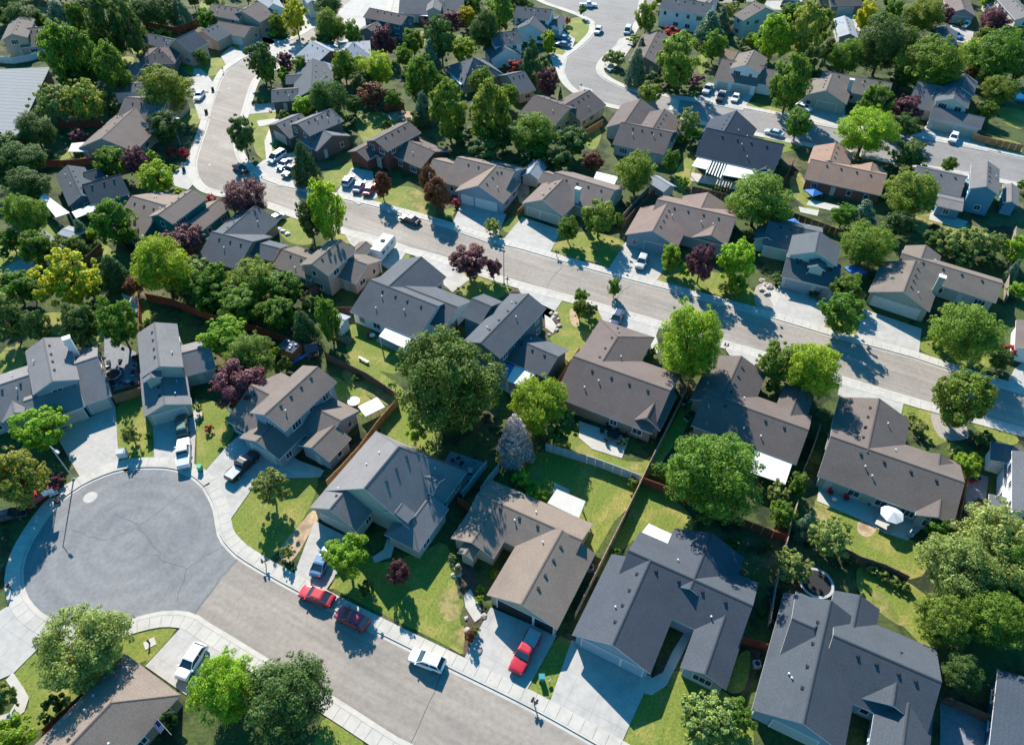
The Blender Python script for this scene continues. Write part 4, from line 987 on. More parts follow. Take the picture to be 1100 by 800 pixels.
# lawns
LAWNS = [
 (['grass'], [(126, 436), (160, 424), (166, 452), (166, 498), (146, 500), (130, 503)]),
 (['grass'], [(210, 430), (240, 436), (252, 460), (238, 484), (222, 503), (212, 510), (211, 460)]),
 (['grass'], [(248, 560), (276, 518), (308, 514), (325, 514), (342, 512), (332, 546), (308, 582), (284, 602), (258, 586)]),
 (['dirt'], [(336, 548), (342, 556), (336, 566), (318, 597), (306, 604), (300, 590), (318, 568)]),
 (['grass'], [(352, 634), (384, 586), (410, 604), (452, 592), (480, 585), (498, 640), (494, 665), (500, 702), (470, 688), (400, 654), (358, 632)]),
 (['dry'], [(470, 640), (492, 632), (496, 655), (490, 668), (476, 664)]),
 (['dry'], [(484, 676), (498, 672), (498, 698), (484, 690)]),
 (['bark'], [(496, 606), (508, 602), (518, 660), (522, 668), (508, 690), (498, 704), (500, 680), (502, 655), (492, 625)]),
 (['grass'], [(565, 734), (600, 684), (616, 690), (594, 748)]),
 (['grass'], [(668, 797), (690, 745), (716, 738), (728, 720), (800, 760), (800, 820), (700, 820)]),
 (['grass'], [(14, 722), (40, 700), (70, 680), (96, 690), (134, 682), (160, 673), (190, 674), (155, 714), (150, 712), (46, 782), (10, 782), (30, 760), (28, 742)]),
 (['grass'], [(352, 770), (388, 788), (380, 820), (330, 820), (340, 790)]),
 (['grass'], [(590, 486), (688, 520), (660, 560), (634, 600), (610, 590), (560, 520), (560, 496)]),
 (['grass'], [(692, 520), (735, 545), (745, 568), (720, 586), (680, 580), (650, 616), (640, 612), (672, 560)]),
 (['grass'], [(616, 462), (640, 482), (690, 496), (720, 460), (738, 425), (742, 450), (715, 490), (692, 512), (600, 482)]),
 (['dry'], [(672, 502), (690, 498), (696, 508), (686, 512)]),
 (['grass'], [(880, 530), (930, 562), (980, 580), (1000, 600), (978, 622), (910, 590), (880, 570)]),
 (['dirt'], [(922, 560), (934, 556), (942, 566), (934, 576), (922, 572)]),
 (['dry'], [(872, 545), (890, 548), (890, 580), (876, 575)]),
 (['grass'], [(926, 606), (980, 628), (1010, 660), (1000, 700), (970, 672), (925, 640)]),
 (['dry'], [(936, 636), (950, 640), (970, 670), (960, 668), (940, 652)]),
 (['grass'], [(590, 320), (612, 322), (660, 338), (645, 350), (632, 378), (616, 392), (594, 370), (588, 350)]),
 (['bark'], [(584, 336), (598, 336), (602, 350), (594, 360), (584, 352)]),
 (['dirt'], [(612, 333), (620, 333), (622, 350), (614, 348)]),
 (['grass'], [(968, 432), (1000, 438), (1012, 450), (1020, 470), (1000, 478), (984, 456), (966, 452)]),
 (['gravel'], [(1000, 440), (1030, 446), (1040, 470), (1010, 470)]),
 (['grass'], [(1050, 450), (1092, 468), (1086, 478), (1050, 462)]),
 (['grass'], [(380, 384), (424, 410), (440, 430), (420, 432), (376, 400)]),
 (['dry'], [(372, 396), (400, 408), (428, 426), (422, 436), (400, 428), (370, 408)]),
 (['grass'], [(356, 404), (384, 418), (400, 432), (388, 446), (360, 430)]),
 (['grass'], [(418, 440), (450, 430), (476, 470), (460, 490), (430, 480), (408, 466)]),
 (['grass'], [(374, 356), (386, 344), (404, 360), (430, 382), (424, 402), (376, 384)]),
 (['grass'], [(486, 293), (520, 296), (550, 306), (534, 322), (505, 330), (492, 314)]),
 (['grass'], [(428, 268), (440, 272), (436, 282), (424, 280)]),
 (['grass'], [(364, 248), (392, 258), (388, 264), (362, 258)]),
 (['grass'], [(302, 238), (318, 234), (332, 250), (334, 262), (314, 262), (300, 250)]),
 (['grass'], [(340, 190), (384, 172), (384, 184), (366, 200), (345, 206), (330, 198)]),
 (['grass'], [(404, 206), (428, 200), (450, 204), (468, 222), (462, 234), (420, 224), (400, 214)]),
 (['dry'], [(436, 206), (452, 206), (462, 226), (448, 228)]),
 (['grass'], [(478, 226), (489, 224), (486, 232), (478, 234)]),
 (['grass'], [(540, 242), (562, 226), (566, 230), (548, 250)]),
 (['grass'], [(590, 268), (606, 252), (640, 250), (672, 262), (656, 286), (640, 282)]),
 (['dry'], [(704, 300), (712, 288), (750, 300), (740, 312), (716, 308)]),
 (['grass'], [(716, 285), (760, 290), (800, 305), (822, 330), (800, 326), (740, 306)]),
 (['gravel'], [(812, 308), (828, 304), (836, 318), (828, 334), (812, 328)]),
 (['grass'], [(886, 344), (900, 320), (928, 334), (920, 360), (888, 352)]),
 (['grass'], [(986, 372), (1000, 358), (1032, 358), (1070, 376), (1060, 396), (1010, 386)]),
 (['grass'], [(268, 122), (298, 121), (298, 130), (272, 138), (268, 132)]),
 (['grass'], [(276, 137), (300, 134), (292, 172), (276, 166), (272, 150)]),
 (['grass'], [(224, 62), (252, 64), (236, 80), (208, 82), (192, 70), (200, 60)]),
 (['grass'], [(246, 50), (270, 46), (272, 56), (262, 58)]),
 (['grass'], [(190, 120), (216, 118), (212, 134), (192, 132)]),
 (['grass'], [(382, 126), (410, 120), (430, 132), (420, 152), (396, 158), (384, 140)]),
 (['grass'], [(612, 22), (624, 19), (640, 26), (634, 38), (622, 46), (610, 38)]),
 (['dry'], [(452, 34), (462, 38), (458, 50), (450, 46)]),
 (['grass'], [(606, 50), (616, 52), (600, 60), (590, 56)]),
 (['grass'], [(796, 108), (840, 118), (836, 122), (794, 116)]),
 (['grass'], [(822, 148), (860, 154), (850, 162), (820, 166)]),
 (['grass'], [(700, 122), (724, 126), (716, 136), (702, 132)]),
 (['grass'], [(728, 180), (744, 166), (746, 190), (734, 206), (724, 196)]),
 (['dry'], [(850, 190), (860, 186), (876, 222), (866, 222), (850, 208)]),
 (['grass'], [(856, 196), (872, 206), (880, 226), (864, 222)]),
 (['dry'], [(984, 232), (1016, 230), (1040, 240), (1060, 250), (1056, 262), (1000, 256), (982, 244)]),
 (['grass'], [(848, 232), (878, 240), (900, 244), (898, 252), (850, 242)]),
 (['grass'], [(1064, 148), (1096, 154), (1094, 166), (1066, 160)]),
 (['grass'], [(1070, 116), (1100, 120), (1100, 138), (1082, 134)]),
 (['grass'], [(0, 262), (30, 256), (44, 280), (32, 304), (0, 316)]),
 (['grass'], [(44, 240), (60, 246), (70, 262), (54, 268)]),
 (['grass'], [(100, 264), (112, 262), (124, 276), (110, 300), (98, 296)]),
 (['grass'], [(0, 380), (20, 370), (28, 390), (0, 402)]),
 (['dry'], [(4, 376), (20, 366), (24, 380), (8, 384)]),
 (['grass'], [(40, 340), (70, 336), (110, 352), (104, 372), (60, 360)]),
 (['dry'], [(48, 344), (60, 344), (66, 356), (52, 358)]),
 (['grass'], [(148, 324), (160, 326), (162, 346), (150, 344)]),
 (['grass'], [(140, 52), (160, 46), (160, 56), (142, 58)]),
 (['grass'], [(130, 62), (144, 62), (140, 72), (130, 70)]),
 (['grass'], [(58, 164), (78, 162), (76, 170), (60, 172)]),
 (['grass'], [(634, 130), (646, 142), (640, 160), (630, 156)]),
 (['dirt'], [(556, 194), (566, 194), (568, 210), (558, 218)]),
 (['dirt'], [(415, 122), (440, 120), (440, 134), (422, 130)]),
 (['grass'], [(214, 4), (226, 2), (236, 12), (222, 20)]),
 (['dry'], [(20, 8), (50, 8), (44, 16), (24, 16)]),
 (['grass'], [(750, 60), (760, 62), (756, 80), (750, 76)]),
 (['bark'], [(290, 480), (318, 490), (312, 500), (300, 500)]),
 (['bark'], [(716, 738), (700, 728), (728, 690), (732, 694)]),
 (['bark'], [(640, 690), (648, 700), (604, 684), (604, 680)]),
 (['bark'], [(804, 700), (818, 690), (812, 720), (802, 745), (796, 740)]),
 (['grass'], [(792, 706), (806, 700), (800, 740), (780, 740)]),
]
_z = 0.012
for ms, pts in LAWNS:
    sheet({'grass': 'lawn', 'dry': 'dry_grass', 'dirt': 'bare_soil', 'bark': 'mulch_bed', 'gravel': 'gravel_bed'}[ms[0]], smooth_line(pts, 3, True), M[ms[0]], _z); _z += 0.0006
# seams and cracks in the asphalt
def seam(px, wd=0.065, z=0.0105, name='road_seam'):
    P = [G(p) for p in px]; Q = []
    for i in range(len(P) - 1):
        for k in range(4):
            t = k / 4; v = P[i].lerp(P[i + 1], t)
            if 0 < i + t: v += Vector((R_.uniform(-.12, .12), R_.uniform(-.12, .12), 0))
            Q.append(v)
    Q.append(P[-1])
    mb = MB(); A, B = offset(Q, wd / 2), offset(Q, -wd / 2)
    for i in range(len(Q) - 1): mb.poly([(p.x, p.y, z) for p in (B[i], B[i + 1], A[i + 1], A[i])])
    o = mb.build(name, M['crack']); o['kind'] = 'structure'
seam([(123, 552), (150, 564), (148, 567), (173, 594)]); seam([(150, 564), (168, 552), (195, 530)]); seam([(165, 596), (176, 602), (201, 611)])
seam([(201, 611), (220, 597), (242, 586)]); seam([(201, 611), (197, 624), (190, 645)], 0.07); seam([(76, 568), (95, 576), (112, 580), (135, 572), (148, 566)], 0.06)
seam([(257, 598), (236, 622), (208, 661)], 0.07)
seam([(478, 716), (463, 752), (440, 800)], 0.08); seam([(604, 286), (592, 300), (586, 312)], 0.08); seam([(678, 306), (668, 314), (656, 330)], 0.1); seam([(520, 262), (508, 275), (500, 286)], 0.06)
mb = MB(); P = G((97, 534)); mb.tube((P.x, P.y, 0.008), (P.x, P.y, 0.013), 0.95, n=24); o = mb.build('manhole_collar', M['concrete']); o['kind'] = 'structure'
mb = MB(); mb.tube((P.x, P.y, 0.012), (P.x, P.y, 0.019), 0.36, n=20); tag(mb.build('manhole_cover', M['grey']), 'round iron manhole cover in a pale concrete collar on the cul-de-sac', 'manhole cover')
for p in ((246, 95), (225, 177), (470, 256)):
    Q = G(p); mb = MB(); mb.tube((0, 0, 0.008), (0, 0, 0.018), 0.33, n=16); o = mb.build('manhole_cover', M['concrete']); o.location = (Q.x, Q.y, 0)
    tag(o, {246: 'pale manhole cover near the top of the curving street', 225: 'pale manhole cover in the street bend', 470: 'pale manhole cover on the middle street before the red trees'}[p[0]], 'manhole cover')

# ---------------------------------------------------------------- fences
def fence(px, m, label, h=1.8, wavy=0.0, atop=True):
    pts = [G(p, h if atop else 0) for p in px]
    for p in pts: p.z = 0
    o = pts[0]
    root = empty('fence', label, 'fence', o)
    mb = MB(); t = 0.04
    for i in range(len(pts) - 1):
        a, b = pts[i] - o, pts[i + 1] - o; d = (b - a); L = d.length; d.normalize(); n = Vector((-d.y, d.x, 0)) * t
        k = max(1, int(L / 0.16)) if L < 60 else 1
        for j in range(max(1, int(L / 1.2))):
            n_ = max(1, int(L / 1.2)); f0, f1 = j / n_, (j + 1) / n_
            p, q = a.lerp(b, f0 + 0.004), a.lerp(b, f1 - 0.004); hh = h + R_.uniform(-0.03, 0.03)
            V = [p - n, q - n, q + n, p + n]
            lo = [Vector((v.x, v.y, 0.04)) for v in V]; hi = [Vector((v.x, v.y, hh)) for v in V]
            mb.poly(hi)
            for e in range(4): mb.poly([lo[e], lo[(e + 1) % 4], hi[(e + 1) % 4], hi[e]])
    mb.build('panel', m, root)
    pm = None
    for i in range(len(pts) - 1):
        a, b = pts[i] - o, pts[i + 1] - o; L = (b - a).length; n_ = max(1, int(L / 2.4))
        for j in range(n_):
            p = a.lerp(b, (j + 0.5 / n_) / n_)
            if pm is None:
                k = MB(); k.box((0, 0, h / 2 + 0.04), (0.13, 0.13, h + 0.1)); po = k.build('post', m, root); pm = po.data
            else: po = bpy.data.objects.new('post', pm); COL.objects.link(po); po.parent = root
            po.location = (p.x, p.y, 0)
    return root
FENCES = [
 ([(586, 476), (640, 492), (688, 510)], 'vinyl', 'pale grey vinyl fence dividing two sunlit lawns'),
 ([(742, 405), (737, 418), (697.5, 497), (690, 513), (668.6, 557), (642, 610), (618, 658)], 'wood_p', 'long pinkish wooden fence running down beside the big slate house'),
 ([(692, 513), (724, 525), (787, 553), (832, 570), (846, 574)], 'wood_r', 'red-stained fence behind the big round tree'),
 ([(858, 536), (845, 584), (834, 630), (828, 668)], 'wood_p', 'pale-topped fence between the wooded yards beside the bottom-right house'),
 ([(906, 588), (924, 597), (952, 606), (978, 619)], 'wood_b', 'dark brown fence below the umbrella patio lawn'),
 ([(155, 315), (184, 321), (223, 336), (268, 348), (310, 362), (330, 372)], 'wood_r', 'reddish fence running behind the lime-green tree'),
 ([(348, 378), (368, 388), (396, 402), (424, 421)], 'wood_b', 'dark fence between a white awning lawn and a bare-soil yard'),
 ([(427, 427), (407, 450), (386, 478), (368, 498), (350, 516)], 'wood_o', 'orange cedar fence beside the large grey-shingled house'),
 ([(148, 316), (149, 350), (149, 412)], 'wood_r', 'tall red fence against the narrow two-storey house'),
 ([(120, 425), (137, 420), (153, 415)], 'wood_o', 'short orange gate fence between the two cul-de-sac head houses'),
 ([(108, 382), (112, 398), (119, 422)], 'wood_g', 'pale fence beside a shaded patio full of clutter'),
 ([(623, 372), (612, 388), (598, 409)], 'wood_o', 'orange cedar fence left of the brown twin-winged house'),
 ([(882, 455), (874, 480), (862, 508)], 'wood_g', 'pale-topped fence between two brown-roofed houses'),
 ([(1042, 508), (1036, 535), (1029, 568)], 'wood_o', 'orange fence at the end of the umbrella patio'),
 ([(88, 744), (66, 764), (44, 784)], 'wood_r', 'red fence along the corner house by the cul-de-sac'),
 ([(536, 498), (526, 510), (516, 524)], 'vinyl', 'short grey fence below the leafless lilac tree'),
 ([(523, 494), (510, 510), (496, 528)], 'vinyl', 'grey fence closing the shaded blue patio'),
 ([(491, 533), (504, 541)], 'wood_r', 'small red gate between grey house and tan house'),
 ([(798, 683), (812, 687), (826, 692)], 'wood_r', 'small red gate between the two slate houses'),
 ([(1016, 748), (1040, 757), (1066, 769)], 'wood_b', 'brown fence in the shade at the bottom right'),
 ([(664, 236), (680, 218), (698, 199)], 'wood_g', 'weathered fence leading to the grey pitched shed'),
 ([(668, 240), (686, 220), (704, 202)], 'wood_b', 'second fence close beside the weathered one'),
 ([(744, 200), (762, 204), (790, 211), (846, 226), (880, 238), (905, 247)], 'wood_b', 'long brown fence behind the black-roofed house'),
 ([(841, 194), (848, 182), (854, 170)], 'wood_b', 'brown fence beside the salmon-roofed house'),
 ([(44, 172), (72, 172), (104, 169)], 'wood_r', 'red fence above the dark house with white patio roof'),
 ([(62, 131), (84, 130), (108, 129)], 'wood_r', 'red fence below the two pale round trees'),
 ([(1046, 144), (1072, 150), (1100, 156)], 'wood_o', 'orange-brown fence right of the beige garage doors'),
 ([(1092, 243), (1090, 262), (1084, 300), (1083, 318)], 'wood_g', 'pale fence at the eastern end of the long taupe house'),
 ([(778, 38), (790, 24)], 'wood_o', 'short orange fence beside the mint-walled house'),
 ([(746, 45), (756, 50), (766, 56)], 'wood_r', 'short red fence right of the cone-shaped tree'),
 ([(80, 283), (94, 274), (107, 262)], 'wood_b', 'dark backyard fence beside the yellow tree'),
 ([(-20, 60), (12, 62), (30, 59), (48, 53)], 'white', 'white fence in front of the far left tan house'),
 ([(412, 113), (422, 111), (434, 110)], 'wood_r', 'red-brown fence piece above the stepping-stone yard'),
 ([(152, 22), (172, 27), (190, 30), (208, 22), (222, 12)], 'wood_r', 'dark red fence behind the slate house with dormer'),
 ([(350, 300), (330, 312), (322, 320)], 'wood_b', 'short fence by the grey lean-to'),
 ([(356, 330), (380, 330), (384, 326)], 'wood_b', 'short brown fence between tan house and plum tree house'),
 ([(500, 318), (490, 340), (492, 352)], 'wood_b', 'short dark fence beside the blue-walled house'),
 ([(580, 200), (568, 214), (556, 226)], 'wood_o', 'orange fence beside the cream shed'),
 ([(618, 144), (632, 138), (648, 128)], 'wood_o', 'orange fence by the curved street junction'),
 ([(880, 288), (888, 300), (880, 316)], 'wood_b', 'brown fence right of the blue canopy'),
 ([(440, 10), (456, 24), (478, 28)], 'wood_r', 'dark red fence below the white awning at the top'),
]
for px_, m_, l_ in FENCES: fence(px_, M[m_], l_)
# ---------------------------------------------------------------- trees
import numpy as np
def crown_mesh(name, kind, n, leaf, seed, lobes):
    """leaf faces spread over many small lobes inside a crown of radius 1 (x, y) and height -1..1 (z)"""
    rg = np.random.default_rng(seed)
    if kind == 'cone':
        t = rg.random(lobes) ** 0.75; z = 1 - 2 * t; rad = 0.10 + 0.88 * t; ang = rg.random(lobes) * 2 * pi
        rad = rad * (0.75 + 0.25 * rg.random(lobes)); C = np.stack([rad * np.cos(ang), rad * np.sin(ang), z], 1); lr = 0.17 + 0.17 * t
        lr = lr * (0.8 + 0.4 * rg.random(lobes)); flat = 0.55
    else:
        d = rg.normal(size=(lobes, 3)); d /= np.linalg.norm(d, axis=1)[:, None]
        r = 0.42 + 0.45 * rg.random(lobes) ** 0.6
        if kind == 'ragged': r = 0.30 + 0.76 * rg.random(lobes)
        C = d * r[:, None]
        if kind == 'oval': k = 1.0 - 0.32 * np.clip(C[:, 2], -1, 1) ** 2 * np.sign(C[:, 2]); C[:, 0] *= k; C[:, 1] *= k
        if kind == 'dome': C[:, 2] = np.where(C[:, 2] < 0, C[:, 2] * 0.7, C[:, 2])
        wob = 1 + 0.16 * np.sin(3 * np.arctan2(C[:, 1], C[:, 0]) + seed) + 0.10 * np.sin(5 * np.arctan2(C[:, 1], C[:, 0]) + 2 * seed)
        C[:, 0] *= wob; C[:, 1] *= wob
        lr = (0.13 + 0.15 * rg.random(lobes)); flat = 0.8
        if kind == 'ragged': lr = 0.10 + 0.12 * rg.random(lobes)
        k = rg.random(lobes) < 0.25; nrm = np.linalg.norm(C, axis=1) + 1e-6; sc = np.where(k, (0.90 + 0.16 * rg.random(lobes)) / nrm, 1.0)[:, None]
        C = C * sc; lr = np.where(k, 0.05 + 0.06 * rg.random(lobes), lr)
    pr = lr ** 1.6; li = rg.choice(lobes, n, p=pr / pr.sum())
    d = rg.normal(size=(n, 3)); d /= np.linalg.norm(d, axis=1)[:, None]
    rr_ = 0.45 + 0.55 * rg.random(n) ** 0.5
    P = C[li] + d * (lr[li] * rr_)[:, None] * np.array([1, 1, flat])
    if kind in ('cone',): pass
    # face normal: outward from lobe and crown, jittered
    N = d * 0.9 + C[li] * 0.5 + rg.normal(size=(n, 3)) * 0.55 + np.array([0, 0, 0.35]); N /= np.linalg.norm(N, axis=1)[:, None]
    A = np.cross(N, rg.normal(size=(n, 3))); A /= np.linalg.norm(A, axis=1)[:, None]; B = np.cross(N, A)
    s = leaf * (0.6 + 0.8 * rg.random(n)); s2 = s * (0.38 + 0.35 * rg.random(n))
    q = np.stack([P - A * s[:, None], P + B * s2[:, None], P + A * s[:, None], P - B * s2[:, None]], 1).reshape(-1, 3)
    q[:, 2] += np.tile(np.array([-0.2, 0.1, -0.2, 0.1]), n) * leaf
    me = bpy.data.meshes.new(name)
    me.vertices.add(4 * n); me.vertices.foreach_set('co', q.astype(np.float32).ravel())
    me.loops.add(4 * n); me.loops.foreach_set('vertex_index', np.arange(4 * n, dtype=np.int32))
    me.polygons.add(n); me.polygons.foreach_set('loop_start', np.arange(0, 4 * n, 4, dtype=np.int32)); me.polygons.foreach_set('loop_total', np.full(n, 4, dtype=np.int32))
    me.update(calc_edges=True); me.materials.append(M['leaf_g'])
    return me
def bare_mesh(seed=3):
    rg = random.Random(seed); mb = MB()
    def br(p, d, L, r, lev):
        q = p + d * L; mb.tube(p, q, r, r * 0.6, n=4, caps=False)
        if lev == 0: return
        for _ in range(5 if lev > 1 else 6):
            dd = (d * 0.9 + Vector((rg.uniform(-1, 1), rg.uniform(-1, 1), rg.uniform(0.0, 0.9))) * 0.55).normalized()
            br(p.lerp(q, rg.uniform(0.35, 1.0)), dd, L * rg.uniform(0.5, 0.75), r * 0.5, lev - 1)
    for k in range(7): br(Vector((0, 0, -0.95)), Vector((rg.uniform(-.45, .45), rg.uniform(-.45, .45), 1)).normalized(), 0.85, 0.022, 4)
    o = mb.build('t', M['leaf_w']); a = o.data; bpy.data.objects.remove(o); return a
def trunk_mesh(seed, kind='round'):
    """trunk with limbs: z 0 at the ground, 1 at crown centre height; x, y in crown radii"""
    rg = random.Random(seed); mb = MB(); 
    top = 1.25
    mb.tube((0, 0, -0.02), (0, 0, 0.5), 0.075, 0.055, n=8); mb.tube((0, 0, 0.5), (0.02, 0.0, top), 0.055, 0.012, n=7)
    if kind != 'cone':
        for k in range(7):
            a = k * 2.4 + rg.uniform(-.3, .3); z0 = rg.uniform(0.38, 0.8); r = rg.uniform(0.4, 0.7)
            m_ = Vector((cos(a) * r * 0.55, sin(a) * r * 0.55, z0 + 0.22)); mb.tube((0, 0, z0), m_, 0.035, 0.022, n=6)
            mb.tube(m_, m_ + Vector((cos(a + .3) * r * 0.45, sin(a + .3) * r * 0.45, 0.25)), 0.022, 0.006, n=5); mb.tube(m_, m_ + Vector((cos(a - .6) * r * 0.35, sin(a - .6) * r * 0.35, 0.2)), 0.018, 0.006, n=5)
    o = mb.build('t', M['trunk']); a = o.data; bpy.data.objects.remove(o); return a
CM = {}
for nm, kind, n, leaf, lobes, vs_ in (('big', 'big', 32000, 0.027, 190, 3), ('round', 'round', 14000, 0.045, 90, 4), ('oval', 'oval', 16000, 0.042, 110, 3), ('ragged', 'ragged', 9500, 0.052, 110, 3),
                                 ('cone', 'cone', 11000, 0.050, 170, 2), ('bush', 'dome', 2800, 0.09, 34, 3)):
    CM[nm] = [crown_mesh('crown_' + nm, kind, n, leaf, 17 * i + len(nm), lobes) for i in range(vs_)]
CM['bare'] = [bare_mesh()]
TM = {'round': [trunk_mesh(i) for i in range(3)], 'cone': [trunk_mesh(9, 'cone')]}
SP = {  # code: (leaf material, crown form, colour words, trunk share, name, category)
 'g': ('g', 'round', 'mid green', 0.22, 'tree'), 'l': ('l', 'round', 'bright lime-green', 0.2, 'tree'), 'd': ('d', 'round', 'dark green', 0.2, 'tree'), 'e': ('e', 'round', 'fresh green', 0.2, 'tree'),
 'p': ('p', 'round', 'purple-leaved', 0.25, 'tree'), 'b': ('b', 'cone', 'blue-green conical', 0.06, 'spruce_tree'), 'c': ('c', 'cone', 'dark conical', 0.08, 'conifer_tree'),
 'y': ('y', 'ragged', 'golden yellow', 0.2, 'tree'), 's': ('s', 'ragged', 'pale sage-green', 0.15, 'tree'), 'r': ('r', 'bush', 'crimson', 0.05, 'bush'), 'm': ('m', 'oval', 'dark copper-red', 0.1, 'tree'),
 'w': ('w', 'cone', 'leafless silvery-lilac', 0.2, 'tree'), 'o': ('o', 'oval', 'olive-green drooping', 0.15, 'tree'), 'O': ('g', 'oval', 'tall oval green', 0.1, 'tree'), 'E': ('e', 'oval', 'tall oval bright green', 0.12, 'tree'),
 'D': ('d', 'oval', 'tall dark green', 0.1, 'tree'), 'L': ('l', 'oval', 'tall lime-green', 0.12, 'tree'), 'B': ('g', 'bush', 'rounded green', 0.03, 'bush'), 'Bl': ('l', 'bush', 'yellow-green', 0.03, 'bush'), 'Bd': ('d', 'bush', 'dark green', 0.03, 'bush'),
 'Bs': ('s', 'bush', 'grey-green', 0.03, 'bush'), 'Bp': ('p', 'bush', 'purple', 0.03, 'bush'), 'By': ('y', 'bush', 'yellow', 0.03, 'bush'), 'G': ('g', 'big', 'massive green', 0.16, 'tree'), 'H': ('k', 'big', 'massive deep green', 0.16, 'tree'), 'K': ('d', 'big', 'massive dark green', 0.16, 'tree'), 'x': ('x', 'round', 'yellow-leaved', 0.2, 'tree'),
 'C': ('e', 'cone', 'bright conical', 0.05, 'tree'), 'S': ('s', 'big', 'broad grey-green', 0.16, 'tree'), 'LL': ('l', 'big', 'broad lime-green', 0.18, 'tree'), 'Q': ('e', 'big', 'broad fresh green', 0.18, 'tree')}
TREES = []; LEAFM = {}
def add_tree(px, rx, ry, code, clear=0.9):
    lm, form, words_, tsh, name = SP[code]
    # crown radius a and half height b from the seen size; crown centre height hc
    a, b, hc = 2.5, 3.0, 4.0
    for _ in range(8):
        s = px_per_m(G(px, hc)); a = rx / s
        P = G(px, hc); dist = sqrt(P.x ** 2 + P.y ** 2 + (HC - hc) ** 2); sp_ = (HC - hc) / dist; cp = sqrt(1 - sp_ * sp_)
        v = ry / s; b2 = (v * v - (a * sp_) ** 2) / (cp * cp)
        b = sqrt(max(b2, ((0.8 if name != 'bush' else 0.6) * a) ** 2)); b = min(b, (2.6 if form in ('oval', 'cone') else 1.5) * a)
        hc = b * 1.0 + max(0.0, tsh * 1.3 * b)
        if name != 'bush' and a > 2: hc = max(hc, b + clear)
    P = G(px, hc); P.z = 0
    TREES.append(dict(P=P, a=a, b=b, hc=hc, code=code, px=px))
def build_trees():
    rg = random.Random(5)
    for i, t in enumerate(TREES):
        lm, form, words_, tsh, name = SP[t['code']]
        if form == 'round' and t['a'] > 4.2: form = 'big'
        if form == 'round' and t['a'] < 1.3: form = 'bush'
        r = empty(name, t['label'], name.replace('_', ' ').split()[-1] if name != 'bush' else 'bush', t['P'], rg.uniform(0, 6.28), t.get('group'))
        cm = rg.choice(CM[form]); c = bpy.data.objects.new('crown', cm); COL.objects.link(c); c.parent = r
        c.location = (0, 0, t['hc']); c.scale = (t['a'], t['a'] * rg.uniform(0.92, 1.0), t['b'])
        if 'mat' in t or True:
            c.material_slots[0].link = 'OBJECT'; c.material_slots[0].material = M['leaf_' + lm]
        if name != 'bush' and form != 'bush':
            k = bpy.data.objects.new('trunk', rg.choice(TM['cone' if form == 'cone' else 'round'])); COL.objects.link(k); k.parent = r
            tr = min(t['a'], 4.5); k.scale = (t['a'] * 0.8, t['a'] * 0.8, t['hc'])
def TT(c, r, items):
    for it in items: add_tree((c * 220 + it[0] / 5, r * 160 + it[1] / 5), it[2] / 5, it[3] / 5, it[4], it[5] if len(it) > 5 else 0.9)
TT(0, 4, [(440, 265, 235, 225, 'S'), (20, 540, 75, 110, 'Bs'), (60, 745, 110, 60, 'l'), (290, 580, 55, 65, 'Bd'), (240, 660, 35, 40, 'Bd'), (905, 660, 50, 60, 'Bd')])
TT(1, 4, [(105, 480, 185, 190, 'LL'), (440, 550, 240, 235, 'K')])
TT(2, 4, [(352, 180, 26, 30, 'Bs'), (375, 20, 26, 26, 'Bl'), (325, 215, 30, 34, 'm'), (360, 92, 18, 20, 'Bd'), (332, 98, 16, 22, 'Bd'), (292, 40, 16, 26, 'Bd')])
TT(3, 4, [(500, 680, 160, 125, 's'), (660, 640, 88, 92, 'g'), (350, 385, 20, 35, 'By')])
TT(4, 3, [(950, 480, 215, 185, 'S'), (760, 640, 210, 185, 'S'), (1000, 620, 180, 160, 'S'), (1080, 640, 130, 150, 'G'), (640, 435, 70, 68, 'g'), (800, 90, 80, 55, 'l'), (735, 20, 50, 35, 'Bs')])
TT(4, 4, [(680, 130, 150, 150, 'Q'), (940, 110, 190, 170, 'G'), (760, 400, 110, 110, 'K'), (1090, 10, 60, 70, 'g')])
TT(0, 3, [(90, 165, 150, 165, 'o'), (300, 175, 50, 45, 'Bp'), (800, -55, 20, 25, 'Bd')])
TT(0, 2, [(215, 690, 140, 115, 'l'), (625, 130, 108, 148, 'g'), (425, 140, 95, 120, 'd'), (190, 150, 70, 110, 'd'), (35, 110, 90, 140, 'd'), (700, 735, 45, 105, 's'), (1060, 590, 25, 45, 'Bl'), (900, 460, 10, 10, 'Bd')])
TT(1, 3, [(350, 215, 95, 98, 's', 1.2), (758, 580, 132, 118, 'l', 2.0), (1040, 670, 62, 72, 'p'), (440, 562, 40, 48, 'Bs'), (0, 50, 5, 5, 'Bd'), (870, 755, 42, 50, 'Bd')])
TT(2, 3, [(230, 592, 26, 24, 'Bs'), (455, 680, 26, 28, 'Bl'), (375, 760, 26, 24, 'Bl'), (600, 165, 55, 50, 'By'), (680, 245, 65, 34, 'Bl'), (250, 660, 20, 26, 'Bs'), (300, 545, 20, 20, 'Bl')])
TT(3, 3, [(545, 155, 268, 262, 'G'), (250, 125, 52, 48, 'g'), (990, 195, 55, 75, 'e'), (880, 235, 62, 60, 's'), (905, 355, 72, 72, 'g'), (1020, 420, 60, 72, 'b'), (955, 635, 100, 92, 's'), (118, 95, 16, 20, 'B'), (270, 180, 5, 5, 'Bd'), (820, 520, 30, 28, 'Bd'), (650, 520, 50, 30, 'Bd')])
TT(4, 3, [(60, 480, 112, 110, 's'), (290, 655, 36, 34, 'Bs'), (350, 690, 36, 34, 'Bs'), (410, 720, 36, 34, 'Bs'), (465, 750, 30, 30, 'Bs'), (150, 590, 40, 30, 'Bd')])
